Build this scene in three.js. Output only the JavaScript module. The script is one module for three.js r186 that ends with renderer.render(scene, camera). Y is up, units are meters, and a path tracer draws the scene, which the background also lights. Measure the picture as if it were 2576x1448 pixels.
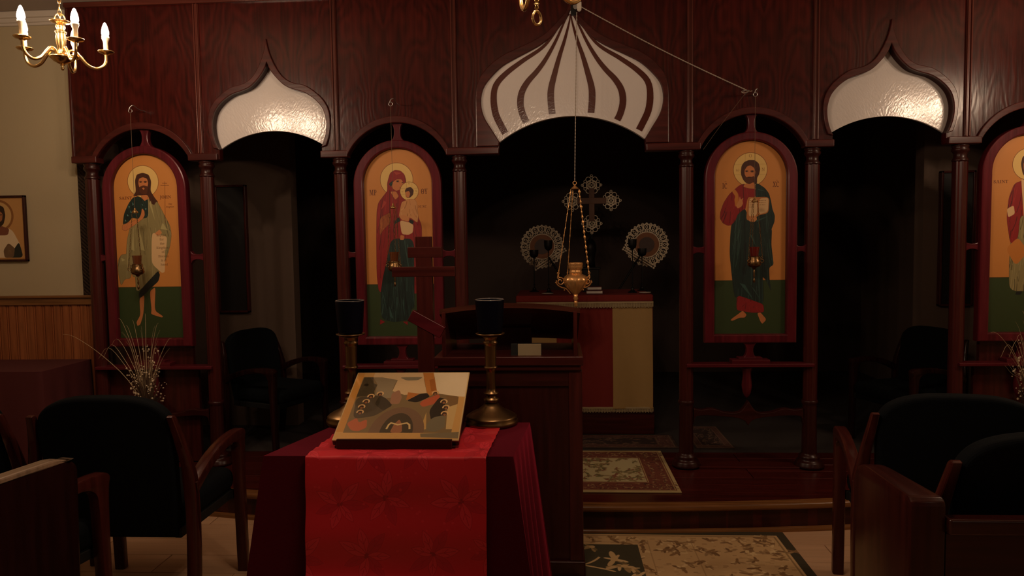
import * as THREE from 'three';
import { mergeGeometries, toCreasedNormals } from 'three/addons/utils/BufferGeometryUtils.js';
import { RoundedBoxGeometry } from 'three/addons/geometries/RoundedBoxGeometry.js';
import { ImprovedNoise } from 'three/addons/math/ImprovedNoise.js';

// ------------------------------------------------------------------ camera, light levels, exposure
const scene = new THREE.Scene();
scene.background = new THREE.Color(0, 0, 0);
const camera = new THREE.PerspectiveCamera(2 * Math.atan(724 / 1800) * 180 / Math.PI, 2576 / 1448, 0.05, 60);
camera.rotation.order = 'YXZ';
camera.position.set(-0.11, 1.5, 4.25);
camera.rotation.set(-3.54 * Math.PI / 180, 3.41 * Math.PI / 180, -0.83 * Math.PI / 180);
const renderer = new THREE.WebGLRenderer({ antialias: true });
renderer.toneMapping = THREE.LinearToneMapping;
renderer.toneMappingExposure = 1.0;
renderer.shadowMap.enabled = true;
const BULB_CANDELA = 0.54;                     // each candle bulb of a chandelier
const BULB_COLOUR = new THREE.Color(1.0, 0.70, 0.47);
const BULB_GLOW = 14;

// ------------------------------------------------------------------ helpers
let seed = 7;
const rnd = () => { seed = (seed * 1664525 + 1013904223) >>> 0; return seed / 4294967296; };
const rr = (a, b) => a + (b - a) * rnd();
const V = (x, y, z) => new THREE.Vector3(x, y, z);
const noise = new ImprovedNoise();
const fbm = (x, y, z = 0, o = 4) => { let s = 0, a = 0.5, f = 1; for (let i = 0; i < o; i++) { s += a * noise.noise(x * f, y * f, z + i * 7.3); a *= 0.5; f *= 2; } return s; };

const used = {};
function numbered(name) { const n = used[name] = (used[name] ?? -1) + 1; return n ? name + '_' + String(n).padStart(3, '0') : name; }
function clean(g) {                            // non-indexed, position + normal + uv only
  let h = g.index ? g.toNonIndexed() : g.clone();
  for (const k of Object.keys(h.attributes)) if (!['position', 'normal', 'uv'].includes(k)) h.deleteAttribute(k);
  if (!h.attributes.normal) h.computeVertexNormals();
  if (!h.attributes.uv) h.setAttribute('uv', new THREE.BufferAttribute(new Float32Array(h.attributes.position.count * 2), 2));
  h.clearGroups?.();
  return h;
}
function metric(g, along = 'y') {              // uv in metres, box projection; v runs along the grain
  const h = clean(g), p = h.attributes.position, uv = h.attributes.uv, a = V(), b = V(), c = V(), n = V();
  for (let i = 0; i < p.count; i += 3) {
    a.fromBufferAttribute(p, i); b.fromBufferAttribute(p, i + 1); c.fromBufferAttribute(p, i + 2);
    n.copy(b).sub(a).cross(c.clone().sub(a)); const ax = Math.abs(n.x), ay = Math.abs(n.y), az = Math.abs(n.z);
    const drop = ax > ay && ax > az ? 'x' : ay > az ? 'y' : 'z';
    const axes = ['x', 'y', 'z'].filter((k) => k !== drop);
    let v = along; if (drop === along) v = axes[1];
    const u = axes.find((k) => k !== v);
    [a, b, c].forEach((q, k) => uv.setXY(i + k, q[u], q[v]));
  }
  return h;
}
function merge(gs) { const l = (Array.isArray(gs) ? gs : [gs]).map(clean); return l.length > 1 ? mergeGeometries(l) : l[0]; }
function mesh(name, gs, mat, parent) {
  const m = new THREE.Mesh(merge(gs), mat); m.castShadow = m.receiveShadow = true;
  if (parent) { m.name = name; parent.add(m); } else { m.name = numbered(name); scene.add(m); }
  return m;
}
const meshW = (name, gs, mat, parent, along = 'y') => mesh(name, (Array.isArray(gs) ? gs : [gs]).map((g) => metric(g, along)), mat, parent);
function piece(name, geo, mat, parent, x = 0, y = 0, z = 0) {          // shares an already clean geometry
  const m = new THREE.Mesh(geo, mat); m.name = name; m.position.set(x, y, z); m.castShadow = m.receiveShadow = true; parent.add(m); return m;
}
function tag(o, label, category, group) { o.userData.label = label; o.userData.category = category; if (group) o.userData.group = group; return o; }
function thing(name, label, category, [x, y, z] = [0, 0, 0], turn = 0, group) {
  const o = new THREE.Group(); o.name = numbered(name); o.position.set(x, y, z); o.rotation.y = turn; scene.add(o);
  return tag(o, label, category, group);
}
function copyOf(src, label, [x, y, z], turn = 0) {
  const o = src.clone(); o.userData = { ...src.userData }; o.name = numbered(src.name.replace(/_\d{3}$/, '')); o.userData.label = label;
  o.position.set(x, y, z); o.rotation.y = turn; scene.add(o); return o;
}
function struct(o) { o.userData.kind = 'structure'; return o; }
const box = (w, h, d, x = 0, y = 0, z = 0, r = 0.004) => (r > 0 ? new RoundedBoxGeometry(w, h, d, 2, Math.min(r, w / 2.1, h / 2.1, d / 2.1)) : new THREE.BoxGeometry(w, h, d)).translate(x, y, z);
const span = (x0, x1, y0, y1, z0, z1, r = 0.004) => box(x1 - x0, y1 - y0, z1 - z0, (x0 + x1) / 2, (y0 + y1) / 2, (z0 + z1) / 2, r);
const lathe = (pts, seg = 28) => new THREE.LatheGeometry(pts.map(([r, y]) => new THREE.Vector2(r, y)), seg);
const curve = (pts, closed = false) => new THREE.CatmullRomCurve3(pts.map((p) => V(...p)), closed, 'catmullrom', 0.5);
const tube = (pts, r, seg = 24, rad = 8, closed = false) => new THREE.TubeGeometry(curve(pts, closed), seg, r, rad, closed);
const rod = (a, b, r, rad = 8) => new THREE.TubeGeometry(new THREE.LineCurve3(V(...a), V(...b)), 1, r, rad);
const ball = (r, x, y, z, s = 10) => new THREE.SphereGeometry(r, s, Math.max(6, s * 0.7 | 0)).translate(x, y, z);
const torus = (R, r, x, y, z, seg = 24, rad = 6) => new THREE.TorusGeometry(R, r, rad, seg).translate(x, y, z);
const poly = (pts) => { const s = new THREE.Shape(); pts.forEach(([x, y], i) => (i ? s.lineTo(x, y) : s.moveTo(x, y))); s.closePath(); return s; };
function slab(shape, z0, z1, bevel = 0.003) {
  const b = Math.min(bevel, (z1 - z0) / 2.2);
  return new THREE.ExtrudeGeometry(shape, { depth: z1 - z0 - 2 * b, bevelEnabled: b > 0, bevelThickness: b, bevelSize: b, bevelOffset: -b, bevelSegments: 2, curveSegments: 32 }).translate(0, 0, z0 + b);
}
function sweepX(profile, x0, x1, n, zf) {      // closed [dz, y] profile carried along x at depth zf(x)
  const pos = [], put = (i, j) => { const x = x0 + (x1 - x0) * i / n, [dz, y] = profile[j % profile.length]; return [x, y, zf(x) + dz]; };
  for (let i = 0; i < n; i++) for (let j = 0; j < profile.length; j++) {
    const a = put(i, j), b = put(i + 1, j), c = put(i + 1, j + 1), d = put(i, j + 1);
    pos.push(...a, ...c, ...b, ...a, ...d, ...c);
  }
  const g = new THREE.BufferGeometry(); g.setAttribute('position', new THREE.Float32BufferAttribute(pos, 3)); g.computeVertexNormals();
  return toCreasedNormals(g, 0.7);
}
function sheet(nu, nv, f) {                    // grid surface f(u, v) -> [x, y, z]
  const pos = [], uv = [], idx = [];
  for (let j = 0; j <= nv; j++) for (let i = 0; i <= nu; i++) { pos.push(...f(i / nu, j / nv)); uv.push(i / nu, j / nv); }
  for (let j = 0; j < nv; j++) for (let i = 0; i < nu; i++) { const a = j * (nu + 1) + i, b = a + 1, c = a + nu + 1, d = c + 1; idx.push(a, b, d, a, d, c); }
  const g = new THREE.BufferGeometry(); g.setIndex(idx); g.setAttribute('position', new THREE.Float32BufferAttribute(pos, 3)); g.setAttribute('uv', new THREE.Float32BufferAttribute(uv, 2)); g.computeVertexNormals();
  return g;
}

// ------------------------------------------------------------------ textures and materials
function dataTex(n, f, srgb, size = 1) {       // n x n texels over `size` metres, mirrored repeat
  const d = new Uint8Array(n * n * 4);
  for (let j = 0; j < n; j++) for (let i = 0; i < n; i++) {
    const c = f(i / n, j / n), k = (j * n + i) * 4;
    for (let q = 0; q < 3; q++) d[k + q] = Math.max(0, Math.min(255, Array.isArray(c) ? c[q] * 255 : c * 255)); d[k + 3] = 255;
  }
  const t = new THREE.DataTexture(d, n, n); t.wrapS = t.wrapT = THREE.MirroredRepeatWrapping; t.magFilter = THREE.LinearFilter; t.minFilter = THREE.LinearMipmapLinearFilter; t.generateMipmaps = true;
  t.repeat.set(1 / size, 1 / size); if (srgb) t.colorSpace = THREE.SRGBColorSpace; t.needsUpdate = true; return t;
}
const grain = (u, v) => 0.5 + 0.55 * fbm(u * 46, v * 2.6, 1, 4) + 0.35 * fbm(u * 7, v * 1.1, 4, 3);
const grainMap = dataTex(512, (u, v) => { const g = 0.72 + 0.5 * (grain(u, v) - 0.5); return [g, g, g]; }, true, 1);
const grainSoft = dataTex(512, (u, v) => { const g = 0.93 + 0.12 * (grain(u, v) - 0.5); return [g, g, g]; }, true, 1);
const grainBump = dataTex(512, (u, v) => 0.5 + 0.6 * fbm(u * 60, v * 3, 9, 4), false, 1);
// rotary-cut veneer: wandering contour lines, long in v
const figure = (u, v) => { const w = fbm(u * 2.2, v * 0.8, 2, 3) * 5.2 + fbm(u * 9, v * 3.4, 5, 3) * 0.9; return 0.5 + 0.5 * Math.sin((u * 3.2 + w) * 16); };
const veneerMap = dataTex(768, (u, v) => { const g = 0.78 + 0.16 * (figure(u, v) - 0.5) + 0.3 * fbm(u * 60, v * 3, 8, 3); return [g, g, g]; }, true, 1.1);
const veneerBump = dataTex(768, (u, v) => 0.5 + 0.28 * (figure(u, v) - 0.5) + 0.35 * fbm(u * 90, v * 9, 3, 3), false, 1.1);
const plasterBump = dataTex(256, (u, v) => 0.5 + 0.5 * fbm(u * 60, v * 60, 2, 3), false, 1);
const brushBump = dataTex(512, (u, v) => { const a = fbm(u * 5 + 2 * fbm(u * 9, v * 9, 3), v * 5, 6, 3); return 0.5 + 0.5 * fbm((u + v * 0.55 + a * 0.05) * 18, (v - u * 0.5 + a * 0.05) * 55, 2, 4) + 0.2 * fbm(u * 40, v * 40, 5, 2); }, false, 0.6);
const weaveBump = dataTex(256, (u, v) => 0.5 + 0.22 * Math.sin(u * 402) * Math.sin(v * 402) + 0.3 * fbm(u * 30, v * 30, 1, 3), false, 0.4);

const phys = (rgb, rough, o = {}) => { const m = new THREE.MeshPhysicalMaterial({ roughness: rough, ...o }); m.color.setRGB(...rgb); return m; };
const wood = (rgb, rough = 0.42, coat = 0.5, o = {}) => phys(rgb, Math.max(0.2, rough - 0.14), { map: grainMap, bumpMap: grainBump, bumpScale: 0.0004, specularIntensity: 0.5 + 0.5 * coat, ...o });
const M = {
  mahogany: wood([0.125, 0.022, 0.018]),
  mahoganyDark: wood([0.075, 0.014, 0.012], 0.45, 0.4),
  veneer: phys([0.078, 0.0080, 0.0055], 0.24, { map: veneerMap, bumpMap: veneerBump, bumpScale: 0.0008, specularIntensity: 0.8 }),
  frameRed: wood([0.20, 0.020, 0.032], 0.42, 0.4),
  slat: wood([0.19, 0.042, 0.028], 0.4, 0.6),
  cream: phys([0.66, 0.62, 0.60], 0.17, { bumpMap: brushBump, bumpScale: 0.0008 }),
  stripe: phys([0.075, 0.016, 0.010], 0.2, { bumpMap: brushBump, bumpScale: 0.0006 }),
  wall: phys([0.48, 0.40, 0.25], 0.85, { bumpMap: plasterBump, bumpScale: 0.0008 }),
  apseShade: phys([0.125, 0.08, 0.056], 0.9, { bumpMap: plasterBump, bumpScale: 0.0008 }),  // beige wall, with the sanctuary shadow put into a darker colour
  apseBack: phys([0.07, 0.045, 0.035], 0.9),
  ceiling: phys([0.35, 0.285, 0.23], 0.95, { bumpMap: plasterBump, bumpScale: 0.002 }),
  white: phys([0.6, 0.54, 0.46], 0.6),
  naveRear: phys([0.10, 0.06, 0.035], 0.9),
  pine: [0, 1, 2].map((k) => wood([0.60 + 0.06 * k, 0.19 + 0.025 * k, 0.065 + 0.01 * k], 0.5, 0.2)),
  oak: wood([0.42, 0.18, 0.06], 0.4, 0.5),
  plank: [0, 1, 2].map((k) => wood([0.66 + 0.025 * k, 0.41 + 0.018 * k, 0.245 + 0.012 * k], 0.5, 0.2, { map: grainSoft })),
  stage: [0, 1].map((k) => wood([0.125 + 0.02 * k, 0.018 + 0.003 * k, 0.014 + 0.002 * k], 0.38, 0.4)),
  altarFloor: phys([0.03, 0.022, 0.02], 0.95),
  navy: phys([0.0035, 0.005, 0.0065], 0.95, { bumpMap: weaveBump, bumpScale: 0.001, specularIntensity: 0.3, sheen: 0.06, sheenRoughness: 0.5 }),
  blackShell: phys([0.006, 0.006, 0.006], 0.7),
  chairWood: wood([0.13, 0.027, 0.020], 0.36, 0.6),
  chairWoodShade: wood([0.045, 0.012, 0.010], 0.4, 0.4),  // chair wood darkened in colour for the shade of the sanctuary
  brass: phys([0.80, 0.55, 0.24], 0.24, { metalness: 1 }),
  bronze: phys([0.24, 0.145, 0.065], 0.34, { metalness: 1 }),
  gold: phys([0.80, 0.44, 0.17], 0.3, { metalness: 0.7 }),
  dimGold: phys([0.80, 0.68, 0.50], 0.45, { metalness: 0.1 }),
  blackIron: phys([0.012, 0.011, 0.01], 0.45, { metalness: 0.6 }),
  steel: phys([0.5, 0.5, 0.5], 0.3, { metalness: 1 }),
  candle: phys([0.75, 0.68, 0.55], 0.5),
  cobalt: phys([0.0008, 0.001, 0.006], 0.4, { specularIntensity: 0.25 }),
  cobaltRim: phys([0.22, 0.20, 0.19], 0.12, { clearcoat: 1 }),
  rubyGlass: phys([0.13, 0.012, 0.010], 0.12, { clearcoat: 1, clearcoatRoughness: 0.05 }),
  amberGlass: phys([0.12, 0.035, 0.012], 0.15, { clearcoat: 1, clearcoatRoughness: 0.05 }),
  cordDark: phys([0.16, 0.10, 0.06], 0.8),
  cord: phys([0.42, 0.36, 0.30], 0.8),
  cloth: phys([0.065, 0.004, 0.010], 0.85, { bumpMap: weaveBump, bumpScale: 0.0008, specularIntensity: 0.15, sheen: 0.7, sheenRoughness: 0.9, sheenColor: new THREE.Color(1, 0.06, 0.15) }),
  sideCloth: phys([0.07, 0.007, 0.008], 0.85, { bumpMap: weaveBump, bumpScale: 0.0008 }),
  pewShade: wood([0.035, 0.009, 0.008], 0.4, 0.6),  // left pew only: shade on its face painted as darker wood
  glareWood: wood([0.52, 0.36, 0.24], 0.4, 0.6),  // pale colour standing for glare on the left pew top
  pewRed: wood([0.085, 0.018, 0.014], 0.4, 0.6),
  altarRed: phys([0.22, 0.018, 0.012], 0.85, { bumpMap: weaveBump, bumpScale: 0.0008 }),
  brocade: phys([0.44, 0.28, 0.10], 0.7, { bumpMap: weaveBump, bumpScale: 0.001 }),
  fringe: phys([0.46, 0.36, 0.20], 0.8),
  paper: phys([0.34, 0.27, 0.16], 0.8),
  pageEdge: phys([0.75, 0.70, 0.62], 0.7),
  bookCover: phys([0.10, 0.015, 0.012], 0.5),
  straw: phys([0.50, 0.38, 0.22], 0.85),
  seedHead: phys([0.62, 0.50, 0.34], 0.85),
  strawDark: phys([0.10, 0.055, 0.03], 0.9),
  pottery: phys([0.05, 0.03, 0.022], 0.5),
  darkIcon: phys([0.012, 0.010, 0.009], 0.5),
};
const bulbMat = new THREE.MeshStandardMaterial({ color: 0xffffff, emissive: new THREE.Color(1, 0.9, 0.82), emissiveIntensity: BULB_GLOW });

// canvas print
function print(w, h, draw, o = {}) {
  const c = document.createElement('canvas'); c.width = w; c.height = h; const x = c.getContext('2d'); draw(x, w, h);
  const t = new THREE.CanvasTexture(c); t.colorSpace = THREE.SRGBColorSpace; t.anisotropy = 8;
  return new THREE.MeshPhysicalMaterial({ map: t, roughness: 0.6, ...o });
}
function blob(x, col, pts, k, smooth = true) {
  x.fillStyle = col; x.beginPath(); const n = pts.length, mid = (a, b) => [(a[0] + b[0]) / 2 * k, (a[1] + b[1]) / 2 * k];
  if (!smooth || n < 4) { pts.forEach((p, i) => (i ? x.lineTo(p[0] * k, p[1] * k) : x.moveTo(p[0] * k, p[1] * k))); } else {
    x.moveTo(...mid(pts[n - 1], pts[0]));
    for (let i = 0; i < n; i++) {              // corners pulled a little tighter than a plain midpoint curve
      const p = pts[i], m = mid(p, pts[(i + 1) % n]), q = mid(pts[(i + n - 1) % n], p), px = p[0] * k, py = p[1] * k;
      x.lineTo(q[0] + (px - q[0]) * 0.45, q[1] + (py - q[1]) * 0.45);
      x.quadraticCurveTo(px, py, px + (m[0] - px) * 0.55, py + (m[1] - py) * 0.55); x.lineTo(...m);
    }
  }
  x.closePath(); x.fill();
}

// ------------------------------------------------------------------ the room shell
const CEIL = 2.985;
{
  const floor = struct(meshW('floor', [span(-4.5, 4.5, -0.12, -0.012, -0.25, 9, 0), span(-4.5, 4.5, -0.03, 0, 3.4, 9, 0)], M.plank[1], null, 'x'));
  const pg = metric(box(1.196, 0.014, 0.187, 0, 0, 0, 0.0015), 'x');
  for (let r = 0; r < 16; r++) for (let c = 0; c < 9; c++) {
    const x = -5.0 + c * 1.2 + (r % 3) * 0.4; if (x < -4.0 || x > 4.0) continue;
    piece('floor_plank', pg, M.plank[(r * 5 + c * 7 + (r * c) % 3) % 3], floor, x, -0.007, 0.45 + r * 0.19);
  }
  struct(mesh('ceiling', span(-4.5, 4.5, CEIL, CEIL + 0.12, -3.4, 9, 0), M.ceiling));
  struct(mesh('wall_right', span(4.4, 4.52, 0, CEIL, -0.25, 9, 0), M.wall));
  struct(mesh('wall_back', span(-4.5, 4.5, 0, CEIL, 8.9, 9.02, 0), M.naveRear));
  struct(mesh('wall_left', span(-4.52, -4.4, 0, CEIL, -0.25, 9, 0), M.wall));
  const wf = struct(mesh('wall_front_left', span(-4.4, -3.02, 0, CEIL, -0.27, -0.15, 0), M.wall));
  struct(mesh('wall_front_right', span(3.02, 4.4, 0, CEIL, -0.27, -0.15, 0), M.wall));
  // pine wainscot: beaded boards, each its own
  const bg = [0, 1, 2].map((k) => { const s = poly([[-0.030, 0], [-0.030, -0.002], [-0.0285, -0.002], [-0.0245, -0.012], [0.014, -0.012], [0.0165, -0.003], [0.0195, -0.003], [0.0215, -0.0115], [0.0245, -0.0125], [0.0275, -0.0105], [0.0285, -0.002], [0.030, -0.002], [0.030, 0]]); return metric(new THREE.ExtrudeGeometry(s, { depth: 1.135, bevelEnabled: false }).rotateX(-Math.PI / 2).translate(k * 0.37, 0, 0)).translate(-k * 0.37, 0, 0); });
  for (let i = 0; i < 22; i++) piece('wainscot_board', bg[i % 3], M.pine[(i * 2 + (i >> 1)) % 3], wf, -3.052 - i * 0.06, 0.016, -0.15);
  struct(meshW('trim_1', [span(-4.4, -3.02, 1.15, 1.205, -0.152, -0.126, 0.006), span(-4.4, -3.02, 1.195, 1.212, -0.152, -0.115, 0.005)], M.oak, null, 'x')).name = 'trim_1';
  struct(mesh('trim_2', [span(-4.4, -3.02, 2.905, 2.925, -0.15, -0.13, 0.004), span(-4.4, -3.02, 2.92, 2.95, -0.15, -0.115, 0.006), span(-4.4, -3.02, 2.945, CEIL, -0.15, -0.095, 0.008)], M.white)).name = 'trim_2';
  // the sanctuary behind the screen
  struct(mesh('wall_apse_left', span(-3.12, -3.0, 0, CEIL, -3.3, -0.15, 0), M.apseShade));
  struct(mesh('wall_apse_right', span(3.0, 3.12, 0, CEIL, -3.3, -0.15, 0), M.apseShade));
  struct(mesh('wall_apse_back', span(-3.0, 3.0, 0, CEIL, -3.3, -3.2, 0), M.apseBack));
  struct(mesh('wall_flank_left', span(-3.0, -2.06, 0.15, CEIL, -1.12, -1.0, 0), M.apseShade));
  struct(mesh('wall_flank_right', span(2.50, 3.0, 0.15, CEIL, -1.12, -1.0, 0), M.apseShade));
  // the raised solea with its bowed step
  const front = (x) => 0.615 - 0.048 * x * x, pts = [[-3.04, 3.2], [-3.04, -front(3.04)]];
  for (let i = 0; i <= 40; i++) { const x = -3.04 + i * 0.152; pts.push([x, -front(x)]); }
  pts.push([3.04, 3.2]);
  const stage = struct(meshW('platform', new THREE.ExtrudeGeometry(poly(pts), { depth: 0.136, bevelEnabled: false }).rotateX(-Math.PI / 2), M.stage[0], null, 'x'));
  const strip = (z0, zf, n = 40) => { const p = [], w = 3.03; let xs = []; for (let i = 0; i <= n; i++) xs.push(-w + 2 * w * i / n); xs = xs.filter((x) => zf(x) > z0 + 0.004); for (const x of xs) p.push([x, -zf(x)]); for (const x of xs.reverse()) p.push([x, -z0]); return metric(new THREE.ExtrudeGeometry(poly(p), { depth: 0.0135, bevelEnabled: false }).rotateX(-Math.PI / 2), 'x'); };
  const rows = [[0.43, (x) => front(x)], [0.305, (x) => Math.min(0.427, front(x))], [0.18, (x) => Math.min(0.302, front(x))]];
  rows.forEach(([z0, zf], i) => piece('platform_board', strip(z0, zf), M.stage[i % 2], stage, 0, 0.1365, 0));
  const rg = metric(box(2.015, 0.0135, 0.121, 0, 0, 0, 0.0015), 'x');
  for (let r = 0; r < 4; r++) for (let c = 0; c < 3; c++) piece('platform_board', rg, M.stage[(r + c) % 2], stage, -2.02 + c * 2.02, 0.14325, 0.117 - r * 0.124);
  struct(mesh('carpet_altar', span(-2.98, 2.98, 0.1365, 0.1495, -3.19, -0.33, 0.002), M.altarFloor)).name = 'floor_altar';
  struct(meshW('trim_3', sweepX([[-0.03, 0.118], [0.018, 0.118], [0.027, 0.125], [0.030, 0.135], [0.027, 0.146], [0.018, 0.153], [-0.03, 0.153]], -3.03, 3.03, 48, front), M.oak, null, 'x')).name = 'trim_3';
  struct(meshW('trim_4', sweepX([[-0.02, 0.0], [0.012, 0.0], [0.012, 0.117], [-0.02, 0.117]], -3.03, 3.03, 48, (x) => front(x) - 0.012), M.mahoganyDark, null, 'x')).name = 'trim_4';
  struct(meshW('trim_5', sweepX([[0, 0.0], [0.020, 0.0], [0.019, 0.011], [0.012, 0.020], [0, 0.022]], -3.03, 3.03, 48, front), M.oak, null, 'x')).name = 'trim_5';
}

// ------------------------------------------------------------------ the icon screen
const FOOT = 2.033, TOP = CEIL - 0.002;
const half = (pts, n = 40) => { const c = new THREE.SplineCurve(pts.map((p) => new THREE.Vector2(...p))); return c.getSpacedPoints(n).map((p) => [p.x, p.y]); };
const bothSides = (h) => [...h.slice().reverse().map(([x, y]) => [-x, y]), ...h.slice(1)];       // left bottom -> apex -> right bottom
const arc = (hw, y0, y1, n = 24) => { const h = y1 - y0, R = (hw * hw + h * h) / (2 * h), cy = y1 - R, a = Math.asin(Math.min(1, hw / R)); return Array.from({ length: n + 1 }, (_, i) => { const t = -a + 2 * a * i / n; return [R * Math.sin(t), cy + R * Math.cos(t)]; }); };
const shift = (pts, dx) => pts.map(([x, y]) => [x + dx, y]);
const COL = [-2.946, -2.22, -1.391, -0.669, 0.669, 1.391, 2.22, 2.946];
const screen = thing('icon_screen', 'tall mahogany icon screen of columns and arches with three cream onion-dome panels', 'icon screen');
{
  const fr = (pts) => meshW('frieze_panel', slab(poly(pts), -0.05, 0, 0.002), M.veneer, screen);
  const icoArc = arc(0.297, FOOT + 0.002, 2.224), icoOut = arc(0.315, FOOT + 0.03, 2.264);
  for (const cx of [-2.6, -1.03, 1.03, 2.6]) {
    const outer = Math.abs(cx) > 2, cxA = Math.sign(cx) * (outer ? 2.597 : 1.038);
    const x0 = cx < 0 ? (outer ? -3.036 : -1.391) : (outer ? 2.22 : 0.669), x1 = cx < 0 ? (outer ? -2.22 : -0.669) : (outer ? 3.036 : 1.391);
    fr([[x0, FOOT], ...shift(icoArc, cxA), [x1, FOOT], [x1, TOP], [x0, TOP]]);
    meshW('arch_moulding', slab(poly([...shift(icoOut, cxA), ...shift(arc(0.297, FOOT + 0.002, 2.224), cxA).reverse()]), -0.045, 0.018, 0.004), M.mahogany, screen, 'x');
  }
  // door bays
  const ogIn = bothSides([...half([[0, 2.60], [0.018, 2.555], [0.055, 2.505], [0.105, 2.458], [0.16, 2.434], [0.22, 2.415], [0.28, 2.376], [0.325, 2.325], [0.345, 2.27], [0.349, 2.22], [0.342, 2.165], [0.326, 2.115], [0.314, 2.092]])]);
  const ogOut = bothSides([...half([[0, 2.735], [0.017, 2.657], [0.05, 2.577], [0.095, 2.511], [0.15, 2.476], [0.23, 2.455], [0.31, 2.397], [0.352, 2.343], [0.370, 2.29], [0.372, 2.22], [0.362, 2.15], [0.345, 2.10]])]);
  for (const s of [-1, 1]) {
    const cx = s * 1.8055, a = cx - 0.4145, b = cx + 0.4145;
    fr([[a, FOOT], [cx - 0.314, FOOT], ...shift(ogIn, cx), [cx + 0.314, FOOT], [b, FOOT], [b, TOP], [a, TOP]]);
    meshW('dome_moulding', slab(poly([...shift(ogOut, cx), ...shift(ogIn, cx).reverse()]), -0.048, 0.014, 0.004), M.mahogany, screen, 'x');
    const body = bothSides(half([[0, 2.66], [0.03, 2.58], [0.075, 2.53], [0.12, 2.49], [0.18, 2.46], [0.25, 2.43], [0.31, 2.385], [0.36, 2.32], [0.372, 2.24], [0.365, 2.16], [0.348, 2.086]]));
    meshW('dome_panel', slab(poly([...shift(body, cx), ...shift(arc(0.346, 2.086, 2.202), cx).reverse()]), -0.068, -0.052, 0.002), M.cream, screen, 'x');
  }
  // royal door
  const cIn = bothSides(half([[0, 2.842], [0.035, 2.785], [0.10, 2.708], [0.165, 2.655], [0.235, 2.617], [0.32, 2.576], [0.40, 2.532], [0.47, 2.468], [0.515, 2.405], [0.529, 2.325], [0.512, 2.245], [0.465, 2.165], [0.424, 2.098]]));
  const cOut = bothSides(half([[0, 2.90], [0.025, 2.84], [0.075, 2.785], [0.14, 2.722], [0.20, 2.685], [0.265, 2.655], [0.385, 2.604], [0.465, 2.552], [0.525, 2.487], [0.553, 2.42], [0.561, 2.35]]));
  fr([[-0.669, FOOT], [-0.43, FOOT], ...cIn, [0.43, FOOT], [0.669, FOOT], [0.669, TOP], [-0.669, TOP]]);
  meshW('dome_moulding', slab(poly([[-0.561, FOOT + 0.04], ...cOut, [0.561, FOOT + 0.04], [0.429, FOOT + 0.04], ...cIn.slice().reverse(), [-0.429, FOOT + 0.04]]), -0.002, 0.014, 0.005), M.mahogany, screen, 'x');
  const dome = meshW('dome_panel', slab(poly([...cIn, ...arc(0.423, 2.098, 2.239).reverse()]), -0.03, 0.002, 0.001), M.cream, screen, 'x');
  const ribs = [
    [[0.012, 2.822], [0.056, 2.771], [0.153, 2.647], [0.285, 2.561], [0.378, 2.495], [0.439, 2.43], [0.455, 2.356], [0.445, 2.263], [0.407, 2.18], [0.390, 2.149]],
    [[0.008, 2.822], [0.033, 2.785], [0.09, 2.667], [0.148, 2.568], [0.20, 2.50], [0.254, 2.442], [0.29, 2.38], [0.298, 2.31], [0.282, 2.245], [0.264, 2.210]],
    [[0.002, 2.822], [0.008, 2.778], [0.036, 2.676], [0.067, 2.584], [0.093, 2.495], [0.117, 2.402], [0.12, 2.332], [0.113, 2.254]]];
  for (const r of ribs) for (const s of [-1, 1]) {
    const c = new THREE.SplineCurve(r.map(([x, y]) => new THREE.Vector2(x * s, y))), n = 36, L = [], R = [];
    for (let i = 0; i <= n; i++) { const t = i / n, p = c.getPointAt(t), d = c.getTangentAt(t), w = 0.003 + 0.0165 * Math.min(1, t * 1.25) ** 0.9; L.push([p.x - d.y * w, p.y + d.x * w]); R.push([p.x + d.y * w, p.y - d.x * w]); }
    meshW('stripe', slab(poly([...L, ...R.reverse()]), 0.0018, 0.0042, 0.0006), M.stripe, dome);
  }
  // feet, slats, cornice
  const feet = [[-3.04, -2.882], [-2.31, -2.127], [-1.496, -1.333], [-0.743, -0.43], [0.43, 0.743], [1.333, 1.496], [2.127, 2.31], [2.882, 3.04]];
  for (const [a, b] of feet) meshW('foot_moulding', span(a, b, FOOT - 0.006, FOOT + 0.036, -0.06, 0.02, 0.006), M.mahogany, screen, 'x');
  for (const x of [-2.231, -1.399, -0.687, 0.683, 1.393, 2.231]) {
    meshW('mullion', [span(x - 0.017, x + 0.017, FOOT + 0.036, TOP - 0.03, -0.002, 0.010, 0.003), span(x - 0.015, x - 0.006, FOOT + 0.036, TOP - 0.03, 0.005, 0.019, 0.004), span(x + 0.006, x + 0.015, FOOT + 0.036, TOP - 0.03, 0.005, 0.019, 0.004)], M.slat, screen);
  }
  meshW('cornice', [span(-3.04, 3.04, TOP - 0.03, TOP, -0.05, 0.024, 0.006)], M.slat, screen, 'x');
  for (const s of [-1, 1]) meshW('edge_strip', span(s < 0 ? -3.04 : 3.025, s < 0 ? -3.025 : 3.04, FOOT, TOP - 0.03, -0.06, 0.008, 0.003), M.mahogany, screen);
  // columns: reeded shaft with capital and pedestal
  const shaftG = (() => {
    const pos = [], N = 72, y0 = 0.545, y1 = 1.935, P = (i, y) => { const a = i / N * Math.PI * 2, r = 0.0375 + 0.0035 * Math.abs(Math.sin(a * 4.5)); return [r * Math.cos(a), y, r * Math.sin(a)]; };
    for (let i = 0; i < N; i++) { const a = P(i, y0), b = P(i + 1, y0), c = P(i + 1, y1), d = P(i, y1); pos.push(...a, ...c, ...b, ...a, ...d, ...c); }
    const g = new THREE.BufferGeometry(); g.setAttribute('position', new THREE.Float32BufferAttribute(pos, 3)); g.computeVertexNormals(); return metric(toCreasedNormals(g, 0.9));
  })();
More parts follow.
